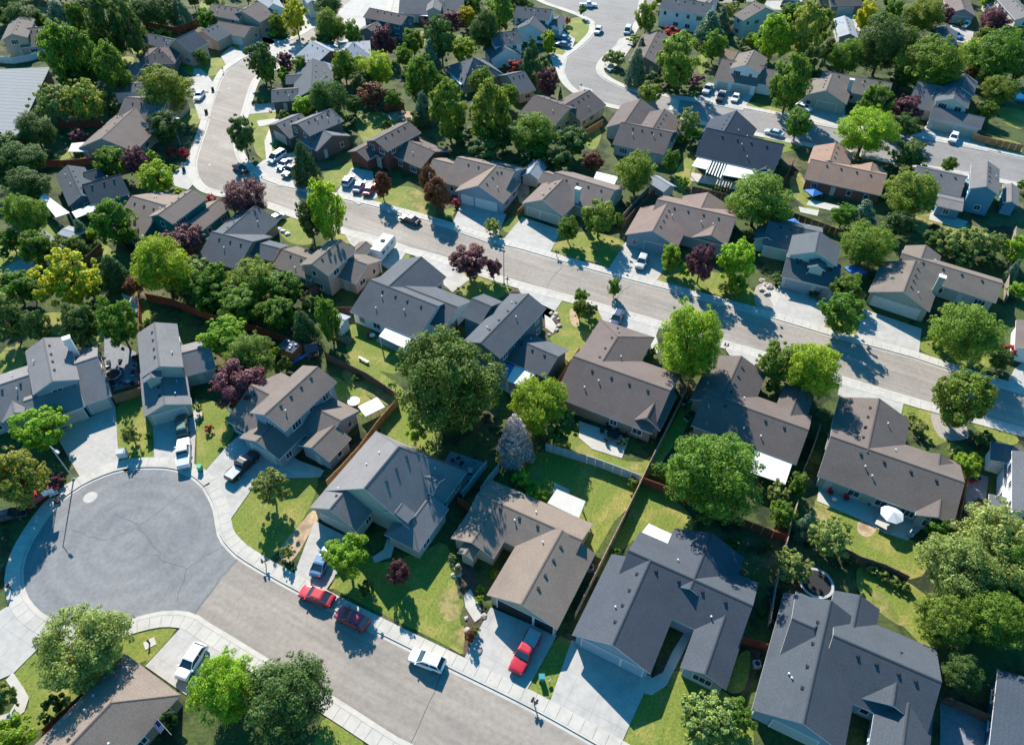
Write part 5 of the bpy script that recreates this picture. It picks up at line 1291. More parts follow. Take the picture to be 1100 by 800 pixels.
TT(1, 2, [(110, 210, 135, 105, 'l'), (240, 305, 140, 82, 'e'), (180, 455, 142, 112, 'p'), (395, 80, 100, 92, 'g'), (530, 140, 72, 88, 'c'), (660, 110, 72, 130, 'O'), (200, 40, 120, 70, 'g'), (430, 350, 40, 50, 'Bd'), (380, 290, 30, 40, 'Bl'), (20, 700, 26, 24, 'r'), (20, 30, 60, 60, 'g'), (560, 20, 40, 40, 's')])
TT(2, 2, [(190, 450, 300, 300, 'H'), (690, 570, 155, 160, 'l'), (810, 690, 92, 105, 'Bd'), (565, 735, 98, 132, 'w'), (915, 55, 42, 75, 'g'), (970, 60, 40, 45, 'Bd'), (700, 150, 26, 26, 'Bd'), (30, 720, 55, 80, 'Bl'), (350, 520, 120, 110, 's'), (935, 610, 25, 22, 'B')])
TT(3, 2, [(400, 230, 185, 215, 'LL'), (890, 345, 125, 122, 'e'), (1075, 385, 155, 172, 'LL'), (205, 290, 22, 28, 'B'), (50, 775, 22, 22, 'B'), (850, 470, 38, 48, 'B')])
TT(4, 2, [(120, 75, 118, 112, 'g'), (790, 180, 180, 172, 'Q'), (680, 90, 36, 32, 'r'), (780, 530, 155, 178, 'E'), (1030, 280, 48, 42, 'r'), (490, 640, 40, 34, 'Bs'), (540, 690, 48, 44, 'Bs'), (980, 330, 60, 60, 'd'), (660, 240, 40, 40, 'l'), (620, 200, 40, 40, 'l'), (900, 760, 60, 40, 'Bd')])
TT(0, 1, [(100, 55, 120, 65, 'd'), (30, 120, 60, 110, 'd'), (140, 190, 112, 88, 'd'), (135, 350, 115, 120, 'g'), (610, 390, 112, 132, 'O'), (430, 430, 45, 60, 'b'), (350, 530, 82, 72, 'g'), (190, 520, 92, 92, 'g'), (360, 690, 158, 155, 'y'), (600, 640, 75, 88, 'c'),
          (860, 620, 150, 165, 'l'), (980, 500, 118, 102, 'p'), (600, 60, 92, 82, 'g'), (735, 70, 70, 82, 'p'), (840, 150, 98, 88, 'l'), (1040, 650, 90, 68, 's'), (80, 745, 110, 70, 'g'), (860, 62, 26, 30, 'B'), (930, 100, 26, 20, 'Bl'), (940, 235, 44, 22, 'Bl'), (915, 20, 34, 32, 'r'), (985, 20, 30, 32, 'r'),
          (50, 490, 60, 60, 'g'), (500, 455, 40, 40, 'l'), (430, 540, 50, 50, 'd'), (480, 700, 45, 40, 'Bl'), (720, 725, 60, 36, 'm'), (500, 750, 50, 50, 'Bl'), (160, 760, 60, 60, 'd'), (810, 40, 40, 40, 'Bl'), (1080, 740, 100, 90, 'g'), (540, 620, 40, 40, 'Bd'), (20, 560, 30, 40, 'Bd')])
TT(1, 1, [(215, 255, 120, 90, 'p', 1.2), (650, 320, 102, 170, 'L'), (560, 370, 76, 110, 'd'), (530, 60, 72, 110, 'c'), (950, 190, 52, 72, 'm'), (260, 690, 130, 110, 'e'), (60, 690, 82, 90, 'g'), (420, 745, 112, 82, 'g'), (30, 265, 30, 25, 'r'), (700, 560, 5, 5, 'Bd'), (300, 590, 30, 30, 'Bl'), (120, 780, 90, 60, 'g')])
TT(2, 1, [(100, 160, 52, 82, 'm'), (150, 235, 70, 92, 'm'), (320, 600, 108, 88, 'p', 1.3), (450, 640, 44, 55, 'p'), (448, 415, 46, 46, 's'), (855, 425, 62, 66, 'g'), (1020, 370, 96, 100, 'e'), (560, 775, 24, 18, 'Bp'), (250, 285, 26, 22, 'r'), (920, 785, 40, 40, 'g'), (400, 15, 90, 60, 'd'), (620, 40, 60, 60, 'Bd'), (800, 50, 80, 60, 'd'), (980, 60, 60, 50, 'm'), (700, 15, 70, 40, 'g')])
TT(3, 1, [(120, 118, 112, 112, 'e'), (310, 60, 52, 60, 'g'), (375, 180, 30, 34, 'l'), (775, 265, 175, 132, 'Q'), (300, 580, 64, 72, 'l'), (470, 605, 76, 108, 'p'), (660, 600, 112, 125, 'l'), (380, 650, 36, 40, 'Bl'), (880, 690, 40, 36, 'Bd'), (550, 200, 12, 14, 'Bl'), (580, 205, 12, 14, 'Bl'), (610, 212, 12, 14, 'Bl'), (530, 195, 12, 14, 'Bl'), (0, 740, 40, 50, 'g'), (590, 740, 36, 36, 'Bs'), (30, 380, 30, 50, 'g'), (660, 740, 60, 50, 'l'), (850, 420, 40, 30, 'Bd')])
TT(4, 1, [(490, 230, 142, 122, 'e'), (240, 340, 82, 72, 'b'), (135, 350, 68, 62, 'g'), (260, 510, 142, 112, 'g'), (490, 25, 92, 62, 'd'), (700, 78, 44, 40, 'g'), (700, 500, 80, 60, 's'), (830, 500, 90, 70, 's'), (940, 510, 70, 62, 's'), (1062, 540, 66, 78, 'l'), (1045, 650, 34, 60, 'b'), (1060, 755, 50, 40, 'l'), (620, 425, 30, 25, 'm'), (400, 30, 30, 26, 'Bd'), (1085, 190, 22, 50, 'l'), (160, 745, 90, 80, 'g'), (430, 400, 80, 70, 'd'), (620, 480, 60, 50, 'd'), (150, 70, 30, 26, 'r'), (390, 110, 40, 30, 'Bd'), (560, 100, 26, 20, 'Bd'), (770, 600, 60, 50, 'Bd'), (900, 590, 60, 50, 'Bd')])
TT(0, 0, [(330, 285, 115, 165, 'O'), (440, 300, 95, 150, 'O'), (570, 125, 98, 165, 'D'), (690, 150, 72, 150, 'D'), (600, 365, 88, 142, 'O'), (310, 70, 82, 72, 'b'), (110, 90, 92, 55, 'd'), (20, 80, 60, 50, 'g'), (280, 560, 100, 102, 's'), (455, 540, 108, 108, 'o'), (180, 700, 100, 100, 'd'), (60, 785, 92, 50, 'd'), (885, 480, 142, 132, 'e'),
          (885, 680, 92, 85, 'd'), (840, 50, 110, 82, 'd'), (965, 55, 60, 72, 'b'), (765, 190, 42, 52, 'g'), (1080, 305, 34, 40, 'g'), (420, 730, 46, 36, 'p'), (410, 90, 60, 90, 'g'), (500, 220, 60, 80, 'g'), (40, 20, 90, 50, 'd'), (760, 60, 60, 70, 'd'), (600, 590, 36, 50, 'Bd'), (180, 100, 60, 50, 'g'), (380, 170, 60, 60, 'g'), (460, 30, 60, 50, 'd'), (1090, 80, 36, 44, 'g'), (640, 40, 60, 60, 'd'), (560, 530, 40, 50, 'Bd'), (430, 420, 60, 60, 'd'), (870, 190, 50, 30, 'Bl'), (350, 400, 60, 60, 'd')])
TT(1, 0, [(300, 320, 82, 100, 'd'), (340, 385, 46, 62, 'e'), (430, 335, 46, 56, 'p'), (515, 350, 50, 50, 'g'), (485, 90, 70, 88, 'y'), (385, 120, 46, 50, 'g'), (665, 140, 82, 92, 'e'), (790, 175, 46, 70, 'g'), (965, 210, 66, 78, 'p'), (745, 345, 65, 85, 'E'), (925, 365, 92, 90, 'l'), (670, 525, 98, 108, 'd'), (530, 565, 62, 48, 'l'),
          (895, 505, 80, 60, 'm'), (200, 720, 72, 100, 'd'), (365, 178, 30, 24, 'Bl'), (430, 175, 26, 20, 'B'), (980, 680, 34, 44, 'Bd'), (1070, 300, 50, 60, 'g'), (840, 440, 60, 60, 'd'), (640, 220, 60, 50, 'd'), (420, 400, 34, 50, 'Bl'), (310, 535, 20, 16, 'Bl'), (265, 550, 14, 12, 'Bd'), (660, 20, 80, 40, 'd'), (800, 560, 50, 50, 'd'), (830, 340, 36, 40, 'l'), (420, 615, 30, 24, 'B'), (730, 640, 40, 40, 'Bl'), (10, 110, 50, 60, 'g'), (1010, 530, 50, 50, 'g'), (790, 640, 40, 30, 'Bd')])
TT(2, 0, [(60, 420, 105, 132, 'O'), (210, 585, 108, 155, 'E'), (425, 600, 112, 180, 'E'), (300, 85, 55, 52, 'x'), (410, 160, 82, 108, 'd'), (480, 60, 82, 105, 'O'), (285, 262, 80, 62, 'l'), (170, 215, 80, 118, 'd'), (110, 300, 62, 80, 'b'), (555, 358, 50, 36, 'r'), (655, 310, 62, 92, 'c'), (745, 215, 38, 60, 'l'),
          (745, 440, 62, 78, 'p'), (70, 570, 56, 82, 'b'), (670, 710, 130, 98, 'g'), (880, 755, 92, 68, 'd'), (810, 500, 12, 50, 'c'), (225, 115, 62, 56, 'p'), (150, 115, 40, 38, 'g'), (928, 52, 22, 32, 'g'), (845, 112, 26, 24, 'r'), (530, 510, 62, 60, 'g'), (1080, 310, 48, 40, 'Bs'), (390, 430, 70, 70, 'E'), (20, 220, 60, 70, 'g'), (340, 20, 60, 50, 'g'), (580, 20, 60, 26, 'd'), (110, 180, 40, 50, 'd'), (760, 270, 30, 22, 'Bl'), (280, 720, 80, 50, 'Bd'), (950, 500, 30, 16, 'Bs'), (500, 730, 80, 60, 'd'), (30, 650, 50, 50, 'Bd'), (620, 25, 40, 30, 'g'), (720, 340, 36, 44, 'Bd')])
TT(3, 0, [(175, 85, 60, 82, 'e'), (305, 170, 50, 26, 'r'), (345, 320, 118, 140, 'E'), (120, 345, 56, 95, 'b'), (145, 250, 30, 50, 'c'), (20, 320, 46, 42, 'Bs'), (515, 135, 82, 70, 'b'), (580, 105, 50, 60, 'b'), (540, 240, 64, 82, 'O'), (490, 350, 22, 25, 'Bd'), (190, 500, 66, 60, 'e'), (400, 660, 66, 78, 's'), (860, 190, 102, 120, 'L'), (1030, 160, 95, 145, 'o'),
          (950, 440, 108, 152, 'O'), (990, 660, 76, 78, 'g'), (620, 50, 50, 40, 's'), (430, 430, 60, 40, 'Bp'), (300, 420, 60, 34, 'Bp'), (240, 175, 26, 20, 'Bl'), (1060, 330, 60, 90, 'd'), (110, 210, 40, 20, 'Bs'), (430, 730, 50, 50, 'Bl'), (690, 230, 40, 30, 'Bd'), (960, 70, 70, 60, 'g'), (210, 420, 50, 40, 'Bd'), (740, 210, 36, 36, 'g'), (350, 750, 24, 24, 'Bl'), (420, 30, 40, 20, 'd')])
TT(4, 0, [(150, 300, 92, 92, 'e'), (250, 90, 55, 80, 'x'), (350, 225, 142, 152, 'K'), (560, 80, 102, 92, 'e'), (600, 340, 172, 112, 'G'), (820, 280, 60, 78, 'x'), (960, 295, 165, 130, 'G'), (980, 480, 90, 70, 'e'), (305, 540, 86, 90, 'g'), (255, 700, 152, 98, 'LL'), (480, 580, 82, 70, 'p'), (450, 675, 80, 60, 'd'), (670, 80, 50, 50, 'p'), (940, 110, 82, 40, 'p'), (810, 400, 40, 40, 'm'),
          (900, 590, 60, 40, 'g'), (1035, 180, 46, 36, 'l'), (490, 210, 60, 60, 's'), (20, 130, 60, 130, 'g'), (50, 260, 40, 60, 'd'), (400, 60, 60, 60, 'g'), (900, 180, 50, 40, 'e'), (1080, 380, 40, 60, 'd'), (440, 420, 60, 50, 'd'), (860, 640, 20, 20, 'Bd'), (350, 130, 60, 60, 'g'), (1085, 175, 30, 30, 'p'), (700, 400, 80, 60, 'd'), (760, 130, 20, 20, 'Bd')])
_q = random.Random(4)
for _x in range(-40, 1150, 27):
    if 355 < _x < 450 or 555 < _x < 700: continue
    add_tree((_x + _q.uniform(-8, 8), _q.uniform(-14, -2)), _q.uniform(7, 13), _q.uniform(8, 14), _q.choice('gdegdl'))
    if _q.random() < .5: add_tree((_x + _q.uniform(-8, 8), _q.uniform(-30, -16)), _q.uniform(8, 14), _q.uniform(9, 14), _q.choice('gde'))
TREES = [t for t in TREES if t['a'] > 0.45]

def near_road(P):
    for L in (NEAR_N, NEAR_S, MID_W, MID_N, FAR_W, FAR_E):
        for p in L:
            if (G(p) - P).length < 5.5: return True
    return False
_r = random.Random(21)
def extra_bush(P, a):
    TREES.append(dict(P=P.copy(), a=a, b=a * 0.8, hc=a * 0.75, code=_r.choice(['B', 'Bl', 'Bd', 'Bs', 'Bd', 'B']), px=proj(P)))
for px_, m_, l_ in FENCES:
    pts = [G(p, 1.8) for p in px_]
    for i in range(len(pts) - 1):
        a, b = pts[i].copy(), pts[i + 1].copy(); a.z = b.z = 0; d = b - a; L = d.length; d.normalize(); n = Vector((-d.y, d.x, 0))
        for k in range(int(L / 4.5)):
            if _r.random() < 0.45:
                P = a + d * _r.uniform(k * 4.5, (k + 1) * 4.5) + n * _r.choice([-1, 1]) * 1.0
                if not near_road(P): extra_bush(P, _r.uniform(0.55, 1.0))
# ---------------------------------------------------------------- vehicles
def loft(mb, secs, mi=0, caps=True):
    k = len(mb.v); n = len(secs[0])
    for s in secs: mb.v += [tuple(p) for p in s]
    for i in range(len(secs) - 1):
        for j in range(n):
            a = k + i * n + j; b = k + i * n + (j + 1) % n; mb.f.append((a, b, b + n, a + n)); mb.m.append(mi)
    if caps: mb.f.append(tuple(range(k, k + n))[::-1]); mb.m.append(mi); q = k + (len(secs) - 1) * n; mb.f.append(tuple(range(q, q + n))); mb.m.append(mi)
CARS = {}
def car_paint(name, c, metal=0.0):
    m = bpy.data.materials.new('paint_' + name); m.use_nodes = True; b = m.node_tree.nodes["Principled BSDF"]
    b.inputs["Base Color"].default_value = (*c, 1); b.inputs["Roughness"].default_value = 0.35; b.inputs["Metallic"].default_value = metal; b.inputs["Coat Weight"].default_value = 0.3; b.inputs["Coat Roughness"].default_value = 0.06
    return m
PAINT = {k: car_paint(k, c) for k, c in {'white': (0.75, 0.75, 0.76), 'red': (0.42, 0.015, 0.03), 'darkred': (0.40, 0.025, 0.05), 'black': (0.014, 0.016, 0.022), 'silver': (0.42, 0.44, 0.46), 'blue': (0.10, 0.20, 0.34),
         'green': (0.03, 0.09, 0.06), 'dkblue': (0.03, 0.05, 0.10), 'tan': (0.35, 0.25, 0.15), 'paleblue': (0.42, 0.52, 0.60)}.items()}
SPEC = {  # length, half width, belt height, roof height, hood profile [(x from -0.5 rear to .5 front, z)], cabin (rear base, rear top, front top, front base)
 'sedan': (4.75, 0.91, 0.93, 1.43, [(-.5, .62), (-.485, .88), (-.40, .96), (-.32, .98), (.18, .93), (.25, .92), (.43, .82), (.485, .70), (.5, .5)], (-.40, -.20, .08, .24)),
 'suv': (4.45, 0.90, 1.02, 1.62, [(-.5, .70), (-.49, 1.02), (-.46, 1.08), (-.3, 1.1), (.2, 1.06), (.28, 1.04), (.44, .96), (.49, .82), (.5, .55)], (-.47, -.36, .05, .25)),
 'van': (5.05, 0.98, 1.10, 1.80, [(-.5, .75), (-.49, 1.05), (-.47, 1.1), (-.3, 1.1), (.24, 1.06), (.33, 1.02), (.46, .90), (.49, .76), (.5, .55)], (-.49, -.45, .12, .34)),
 'pickup': (5.7, 0.98, 1.12, 1.82, [(-.5, .70), (-.495, 1.08), (-.48, 1.12), (-.3, 1.12), (.14, 1.1), (.24, 1.1), (.46, 1.02), (.495, .9), (.5, .6)], (-.10, -.07, .10, .20))}
def build_car(kind):
    L, hw, belt, rh, prof, cab = SPEC[kind]
    r = {}
    zb = 0.26
    def sec(x, zt, wf):
        w_ = hw * wf
        return [(x * L, -w_ * .93, zb), (x * L, -w_, zb + .15), (x * L, -w_, zt - .22), (x * L, -w_ * .95, zt - .06), (x * L, -w_ * .86, zt), (x * L, w_ * .86, zt), (x * L, w_ * .95, zt - .06), (x * L, w_, zt - .22), (x * L, w_, zb + .15), (x * L, w_ * .93, zb)]
    mb = MB(); wf = lambda x: 1 - 0.9 * max(0, abs(x) - .40) ** 1.3 * 2.2
    loft(mb, [sec(x, z, wf(x)) for x, z in prof]); body = mb
    g = MB(); x0, x1, x2, x3 = [c * L for c in cab]; wb, wt = hw * .90, hw * .74
    def q(x, w_, z): return [(x, -w_, z), (x, w_, z)]
    # glasshouse
    b0 = belt - .02
    V = [(x0, -wb, b0), (x0, wb, b0), (x1, wt, rh - .05), (x1, -wt, rh - .05), (x2, -wt, rh - .05), (x2, wt, rh - .05), (x3, wb, b0), (x3, -wb, b0)]
    g.v = V; g.f = [(0, 1, 2, 3), (3, 2, 5, 4), (4, 5, 6, 7), (0, 3, 4, 7), (1, 6, 5, 2)]; g.m = [0] * 5
    ro = MB(); e = .03
    ro.v = [(x1 - .06, -wt - .02, rh - .05), (x2 + .06, -wt - .02, rh - .05), (x2 + .06, wt + .02, rh - .05), (x1 - .06, wt + .02, rh - .05), (x1 + .18, -wt + .14, rh + .02), (x2 - .15, -wt + .14, rh + .02), (x2 - .15, wt - .14, rh + .02), (x1 + .18, wt - .14, rh + .02)]
    ro.f = [(3, 2, 1, 0), (4, 5, 6, 7), (0, 1, 5, 4), (1, 2, 6, 5), (2, 3, 7, 6), (3, 0, 4, 7)]; ro.m = [0] * 6
    for sy in (-1, 1):   # pillars
        ro.tube((x0, sy * wb * 1.005, b0), (x1, sy * (wt + .01), rh - .04), .045, n=5); ro.tube((x3, sy * wb * 1.005, b0), (x2, sy * (wt + .01), rh - .04), .035, n=5)
        xm = (x1 + x2) / 2; ro.tube((xm, sy * wb * 1.005, b0), (xm, sy * (wt + .01), rh - .04), .04, n=5)
    if kind == 'pickup':
        bed = MB(); bx0, bx1 = -.48 * L, x0 - .12
        bed.box(((bx0 + bx1) / 2, 0, belt + .012), (bx1 - bx0, hw * 1.62, .02))
        r['bed'] = bed
        rl = MB()
        for sy in (-1, 1): rl.box(((bx0 + bx1) / 2, sy * hw * .90, belt + .05), (bx1 - bx0 + .1, .1, .1))
        rl.box((bx0, 0, belt + .05), (.08, hw * 1.8, .1)); rl.box((bx1 + .03, 0, belt + .05), (.06, hw * 1.8, .1))
        body.v, body.f, body.m = body.v, body.f, body.m
        k = len(body.v); body.v += rl.v; body.f += [tuple(i + k for i in f) for f in rl.f]; body.m += rl.m
    wh = MB(); R = .34 if kind in ('sedan',) else .38
    wh.tube((0, -.11, 0), (0, .11, 0), R, n=18); rim = MB(); rim.tube((0, -.125, 0), (0, .125, 0), R * .62, n=12)
    hl = MB(); hl.box((0, 0, 0), (.10, .34, .14)); tl = MB(); tl.box((0, 0, 0), (.07, .22, .2))
    mr = MB(); mr.box((0, 0, 0), (.12, .22, .14)); pl = MB(); pl.box((0, 0, 0), (.06, hw * 1.7, .16))
    def data(m, mm, sub=0):
        o = m.build('x', mm)
        if sub:
            md = o.modifiers.new('s', 'SUBSURF'); md.levels = md.render_levels = sub
            dg = bpy.context.evaluated_depsgraph_get(); d = bpy.data.meshes.new_from_object(o.evaluated_get(dg)); d.polygons.foreach_set('use_smooth', [True] * len(d.polygons))
            old = o.data; bpy.data.objects.remove(o); bpy.data.meshes.remove(old); return d
        d = o.data; bpy.data.objects.remove(o); return d
    r = dict(body=data(body, PAINT['white'], 2), glass=data(g, M['glass']), roof=data(ro, PAINT['white']), wheel=data(wh, M['black']), rim=data(rim, M['chrome']), hl=data(hl, M['chrome']), tl=data(tl, M['redp']), mr=data(mr, PAINT['white']), pl=data(pl, M['dark']),
             bed=data(r['bed'], M['grey']) if 'bed' in r else None, R=R)
    return r
def car(kind, back, front, colr, label, z=0.0, length=None):
    """back, front: where the rear and front ends are seen (px at bonnet height)"""
    if kind not in CARS: CARS[kind] = build_car(kind)
    D = CARS[kind]; L, hw, belt, rh, prof, cab = SPEC[kind]
    A, B = G(back, 0.8), G(front, 0.8); c = (A + B) / 2; d = B - A
    root = empty({'sedan': 'sedan_car', 'suv': 'suv', 'van': 'minivan', 'pickup': 'pickup_truck'}[kind], label, {'sedan': 'car', 'suv': 'car', 'van': 'van', 'pickup': 'pickup truck'}[kind], (c.x, c.y, z + 0.012), atan2(d.y, d.x), None)
    def add(nm, me, loc=(0, 0, 0), par=root, paint=False):
        o = bpy.data.objects.new(nm, me); COL.objects.link(o); o.parent = par; o.location = loc
        if paint: o.material_slots[0].link = 'OBJECT'; o.material_slots[0].material = PAINT[colr]
        return o
    add('body', D['body'], paint=True); add('windows', D['glass']); add('roof', D['roof'], paint=True)
    if D['bed']: add('cargo_bed', D['bed'])
    for fx, sy in ((.31, 1), (.31, -1), (-.31, 1), (-.31, -1)):
        w_ = add('wheel', D['wheel'], (fx * L, sy * (hw - .10), D['R'])); add('rim', D['rim'], (0, 0, 0), w_)
    zf = prof[-2][1]
    for sy in (-1, 1):
        add('headlight', D['hl'], (L * .475, sy * hw * .66, zf - .06)); add('taillight', D['tl'], (-L * .485, sy * hw * .76, .85 * belt)); add('wing_mirror', D['mr'], (cab[3] * L - .1, sy * (hw + .08), belt + .03), paint=True)
    add('bumper', D['pl'], (L * .495, 0, .42)); add('bumper', D['pl'], (-L * .495, 0, .45))
    return root
car('sedan', (359, 646), (321, 632), 'red', 'bright red sedan parked at the kerb below a leafy driveway')
car('suv', (393, 671), (363, 656), 'darkred', 'dark red hatchback in tree shade, parked behind the bright red sedan')
car('suv', (476, 715), (441, 702), 'white', 'white hatchback parked at the kerb of the near street')
car('pickup', (573, 683), (556, 716), 'red', 'red pickup truck parked in the tan-roofed house driveway', 0.088)
car('pickup', (197, 500), (197, 473), 'white', 'white pickup truck parked nose-in across the cul-de-sac kerb', 0.088)
car('suv', (196, 464), (195, 450), 'green', 'dark green jeep in driveway shade before the white pickup', 0.088)
car('pickup', (251, 509), (269, 491), 'black', 'black pickup truck on the wide concrete drive beside the cul-de-sac', 0.088)
car('suv', (214, 697), (197, 723), 'white', 'white car with dark sunroof beside the brown-roofed corner house', 0.088)
car('sedan', (342, 610), (351, 593), 'blue', 'blue-grey car half hidden under the leafy driveway tree', 0.088)
car('sedan', (-4, 556), (22, 550), 'black', 'dark car in deep shade at the west edge by the willow-like tree', 0.088)
car('sedan', (36, 536), (50, 526), 'red', 'red car tucked under the olive tree beside the cul-de-sac', 0.088)
car('sedan', (451, 239), (430, 231), 'black', 'black sedan parked at the far kerb of the middle street')
car('suv', (693, 273), (686, 289), 'silver', 'silver suv in the driveway of the open-garage house', 0.088)
car('suv', (665, 337), (660, 347), 'dkblue', 'dark blue suv peeking over the brown twin-winged house', 0.088)
car('suv', (369, 201), (379, 187), 'paleblue', 'pale blue-white suv in the red brick house driveway', 0.088)
car('sedan', (382, 206), (389, 194), 'blue', 'small blue car between two others at the red brick house', 0.088)
car('sedan', (393, 209), (400, 197), 'red', 'faded red car beside the round dark red tree', 0.088)
car('van', (304, 164), (290, 173), 'white', 'white van in the driveway of the grey two-storey house', 0.088)
car('sedan', (311, 171), (299, 181), 'blue', 'blue-grey sedan beside the white van', 0.088)
car('pickup', (320, 177), (306, 188), 'tan', 'tan pickup truck under the tall spruce', 0.088)
car('sedan', (252, 176), (264, 184), 'black', 'dark car in dappled shade on the street bend')
car('sedan', (300, 232), (290, 238), 'silver', 'silver car by the slate-roofed house beside the broad plum tree', 0.088)
car('suv', (646, 27), (639, 38), 'white', 'white suv rounding the curve of the far street')
car('van', (678, 25), (671, 40), 'silver', 'long silver van parked on the far street curve')
car('sedan', (612, 42), (598, 39), 'blue', 'upper of two blue cars beside the curved lawn island', 0.088)
car('sedan', (612, 49), (598, 46), 'blue', 'lower of two blue cars beside the curved lawn island', 0.088)
car('pickup', (765, 89), (756, 102), 'silver', 'silver pickup, first of three vehicles before the white garage', 0.088)
car('pickup', (778, 96), (771, 111), 'black', 'black truck between a silver pickup and a white car', 0.088)
car('sedan', (794, 98), (787, 111), 'white', 'white car beside the black truck before the white garage', 0.088)
car('sedan', (843, 145), (821, 139), 'paleblue', 'pale blue-silver sedan parked along the far street')
car('sedan', (858, 113), (868, 117), 'white', 'white car half behind the leaning poplar', 0.088)
car('suv', (1027, 142), (1022, 154), 'white', 'white suv before the beige garage doors', 0.088)
car('suv', (1041, 23), (1034, 30), 'white', 'white suv at the twin-garage house in the upper corner', 0.088)
car('sedan', (1022, 35), (1032, 40), 'blue', 'blue car in shade below the white suv in the upper corner', 0.088)
car('suv', (845, 0), (840, 8), 'black', 'black car at the top edge behind the lime trees', 0.088)
car('sedan', (855, 0), (850, 8), 'silver', 'silver car at the top edge beside the black one', 0.088)
car('suv', (218, 98), (210, 108), 'white', 'white suv partly under the big street tree at the curving street', 0.088)
car('pickup', (622, 5), (642, 5), 'white', 'white pickup truck on the top street')
# camping trailer
A, B = G((404, 276), 1.2), G((419, 259), 1.2); d = B - A
root = empty('camping_trailer', 'white camping trailer with a black roof vent beside the tan house', 'trailer', ((A.x + B.x) / 2, (A.y + B.y) / 2, 0.05), atan2(d.y, d.x))
mb = MB(); n = 8; prof = [(-3.1, .5), (-3.1, 2.6), (-2.9, 2.85), (2.6, 2.85), (3.0, 2.5), (3.15, 1.5), (2.9, .5)]
loft(mb, [[(x, y, z) for x, z in prof] for y in (-1.2, 1.2)]); mb.build('body', M['white'], root)
mb = MB(); mb.box((0.3, 0, 2.93), (.7, .7, .16)); mb.build('roof_vent', M['dark'], root)
mb = MB()
for x in (-1.8, -.2, 1.6):
    for y in (-1.215, 1.215): mb.box((x, y, 1.9), (.9, .03, .55))
mb.build('windows', M['glass'], root)
for sy in (-1, 1):
    mb = MB(); mb.tube((-.4, sy * 1.0 - .1, .34), (-.4, sy * 1.0 + .1, .34), .34, n=16); mb.build('wheel', M['black'], root)
mb = MB(); mb.tube((3.0, -.5, .45), (4.1, 0, .45), .05, n=6); mb.tube((3.0, .5, .45), (4.1, 0, .45), .05, n=6); mb.build('drawbar', M['dark'], root)

# ---------------------------------------------------------------- street furniture and yard things
def lamp(base, h, ang, label, arm=1.6):
    P = G(base); r = empty('street_lamp', label, 'street lamp', (P.x, P.y, 0.1), ang)
    mb = MB(); mb.tube((0, 0, 0), (0, 0, h), .10, .06, n=8); mb.box((0, 0, .1), (.35, .35, .2)); mb.build('pole', M['grey'], r)
    mb = MB(); mb.tube((0, 0, h - .15), (arm, 0, h + .15), .045, n=6); mb.build('arm', M['grey'], r)
    mb = MB(); mb.box((arm + .3, 0, h + .14), (.75, .32, .14)); mb.build('lamp_head', M['grey'], r)
lamp((79.6, 515), 7.6, radians(-35), 'tall grey street lamp standing at the cul-de-sac kerb')
lamp((541.4, 305), 7.8, radians(60), 'tall grey street lamp beside the middle street purple tree', 1.2)
lamp((194, 156), 6.5, radians(0), 'street lamp over the red bushes at the street bend', 1.2)
def mailbox(base, label, n=2, ang=0.0):
    P = G(base); r = empty('mailbox', label, 'mailbox', (P.x, P.y, 0.1), ang)
    mb = MB(); mb.box((0, 0, .5), (.1, .1, 1.0)); mb.box((0, 0, 1.0), (.9, .1, .08)); mb.build('post', M['dark'], r)
    for k in range(n):
        x = (k - (n - 1) / 2) * .5; mb = MB()
        loft(mb, [[(x - .12, y, 1.05), (x - .12, y, 1.25), (x - .07, y, 1.33), (x + .07, y, 1.33), (x + .12, y, 1.25), (x + .12, y, 1.05)] for y in (-.28, .28)]); mb.build('box', M['dark'], r)
mailbox((286, 607), 'dark twin mailbox by the kerb near the round cul-de-sac mouth', 2, .5)
mailbox((574, 757), 'dark double mailbox at the kerb below the red pickup', 2, -.5)
mailbox((13, 634), 'dark mailbox at the cul-de-sac kerb by the west driveway', 1)
mailbox((527, 257), 'mailbox before the fan-leaved shrub on the middle street', 1, -.4)
mailbox((545, 305), 'mailbox right beside the middle street lamp', 1, -.4)
mailbox((598, 276), 'mailbox at the taupe chimney house driveway', 2, -.4)
mailbox((779, 376), 'mailbox by the kerb of the white awning house', 2, -.4)
mailbox((240, 78), 'mailbox beside the upper west kerb of the curving street', 1)
mailbox((1068, 160), 'mailbox at the far street kerb before the small lawn', 1)
mailbox((624, 96), 'mailbox at the kerb below the slim cypress', 1)
def bin_(base, m, label):
    P = G(base); r = empty('wheelie_bin', label, 'bin', (P.x, P.y, 0.03), R_.uniform(0, 3))
    mb = MB(); mb.box((0, 0, .5), (.52, .55, .95), taper=1.12); mb.build('body', M[m], r); mb = MB(); mb.box((0, .02, 1.02), (.64, .7, .08)); mb.build('lid', M[m], r)
    for sx in (-1, 1): mb = MB(); mb.tube((sx * .28 - .03, .25, .12), (sx * .28 + .03, .25, .12), .12, n=10); mb.build('wheel', M['black'], r)
bin_((582, 730), 'teal', 'teal wheeled bin on the lawn strip beside the red pickup drive'); bin_((216, 505), 'greenp', 'green wheeled bin at the kerb right of the white pickup')
bin_((222, 122), 'black', 'black wheeled bin at the lower west kerb of the curving street'); bin_((229, 98), 'black', 'black wheeled bin at the upper west kerb of the curving street')
bin_((198, 184), 'dark', 'dark wheeled bin on the sidewalk at the street bend'); bin_((400, 306), 'dark', 'dark bin by the gable of the blue-grey-roofed house')
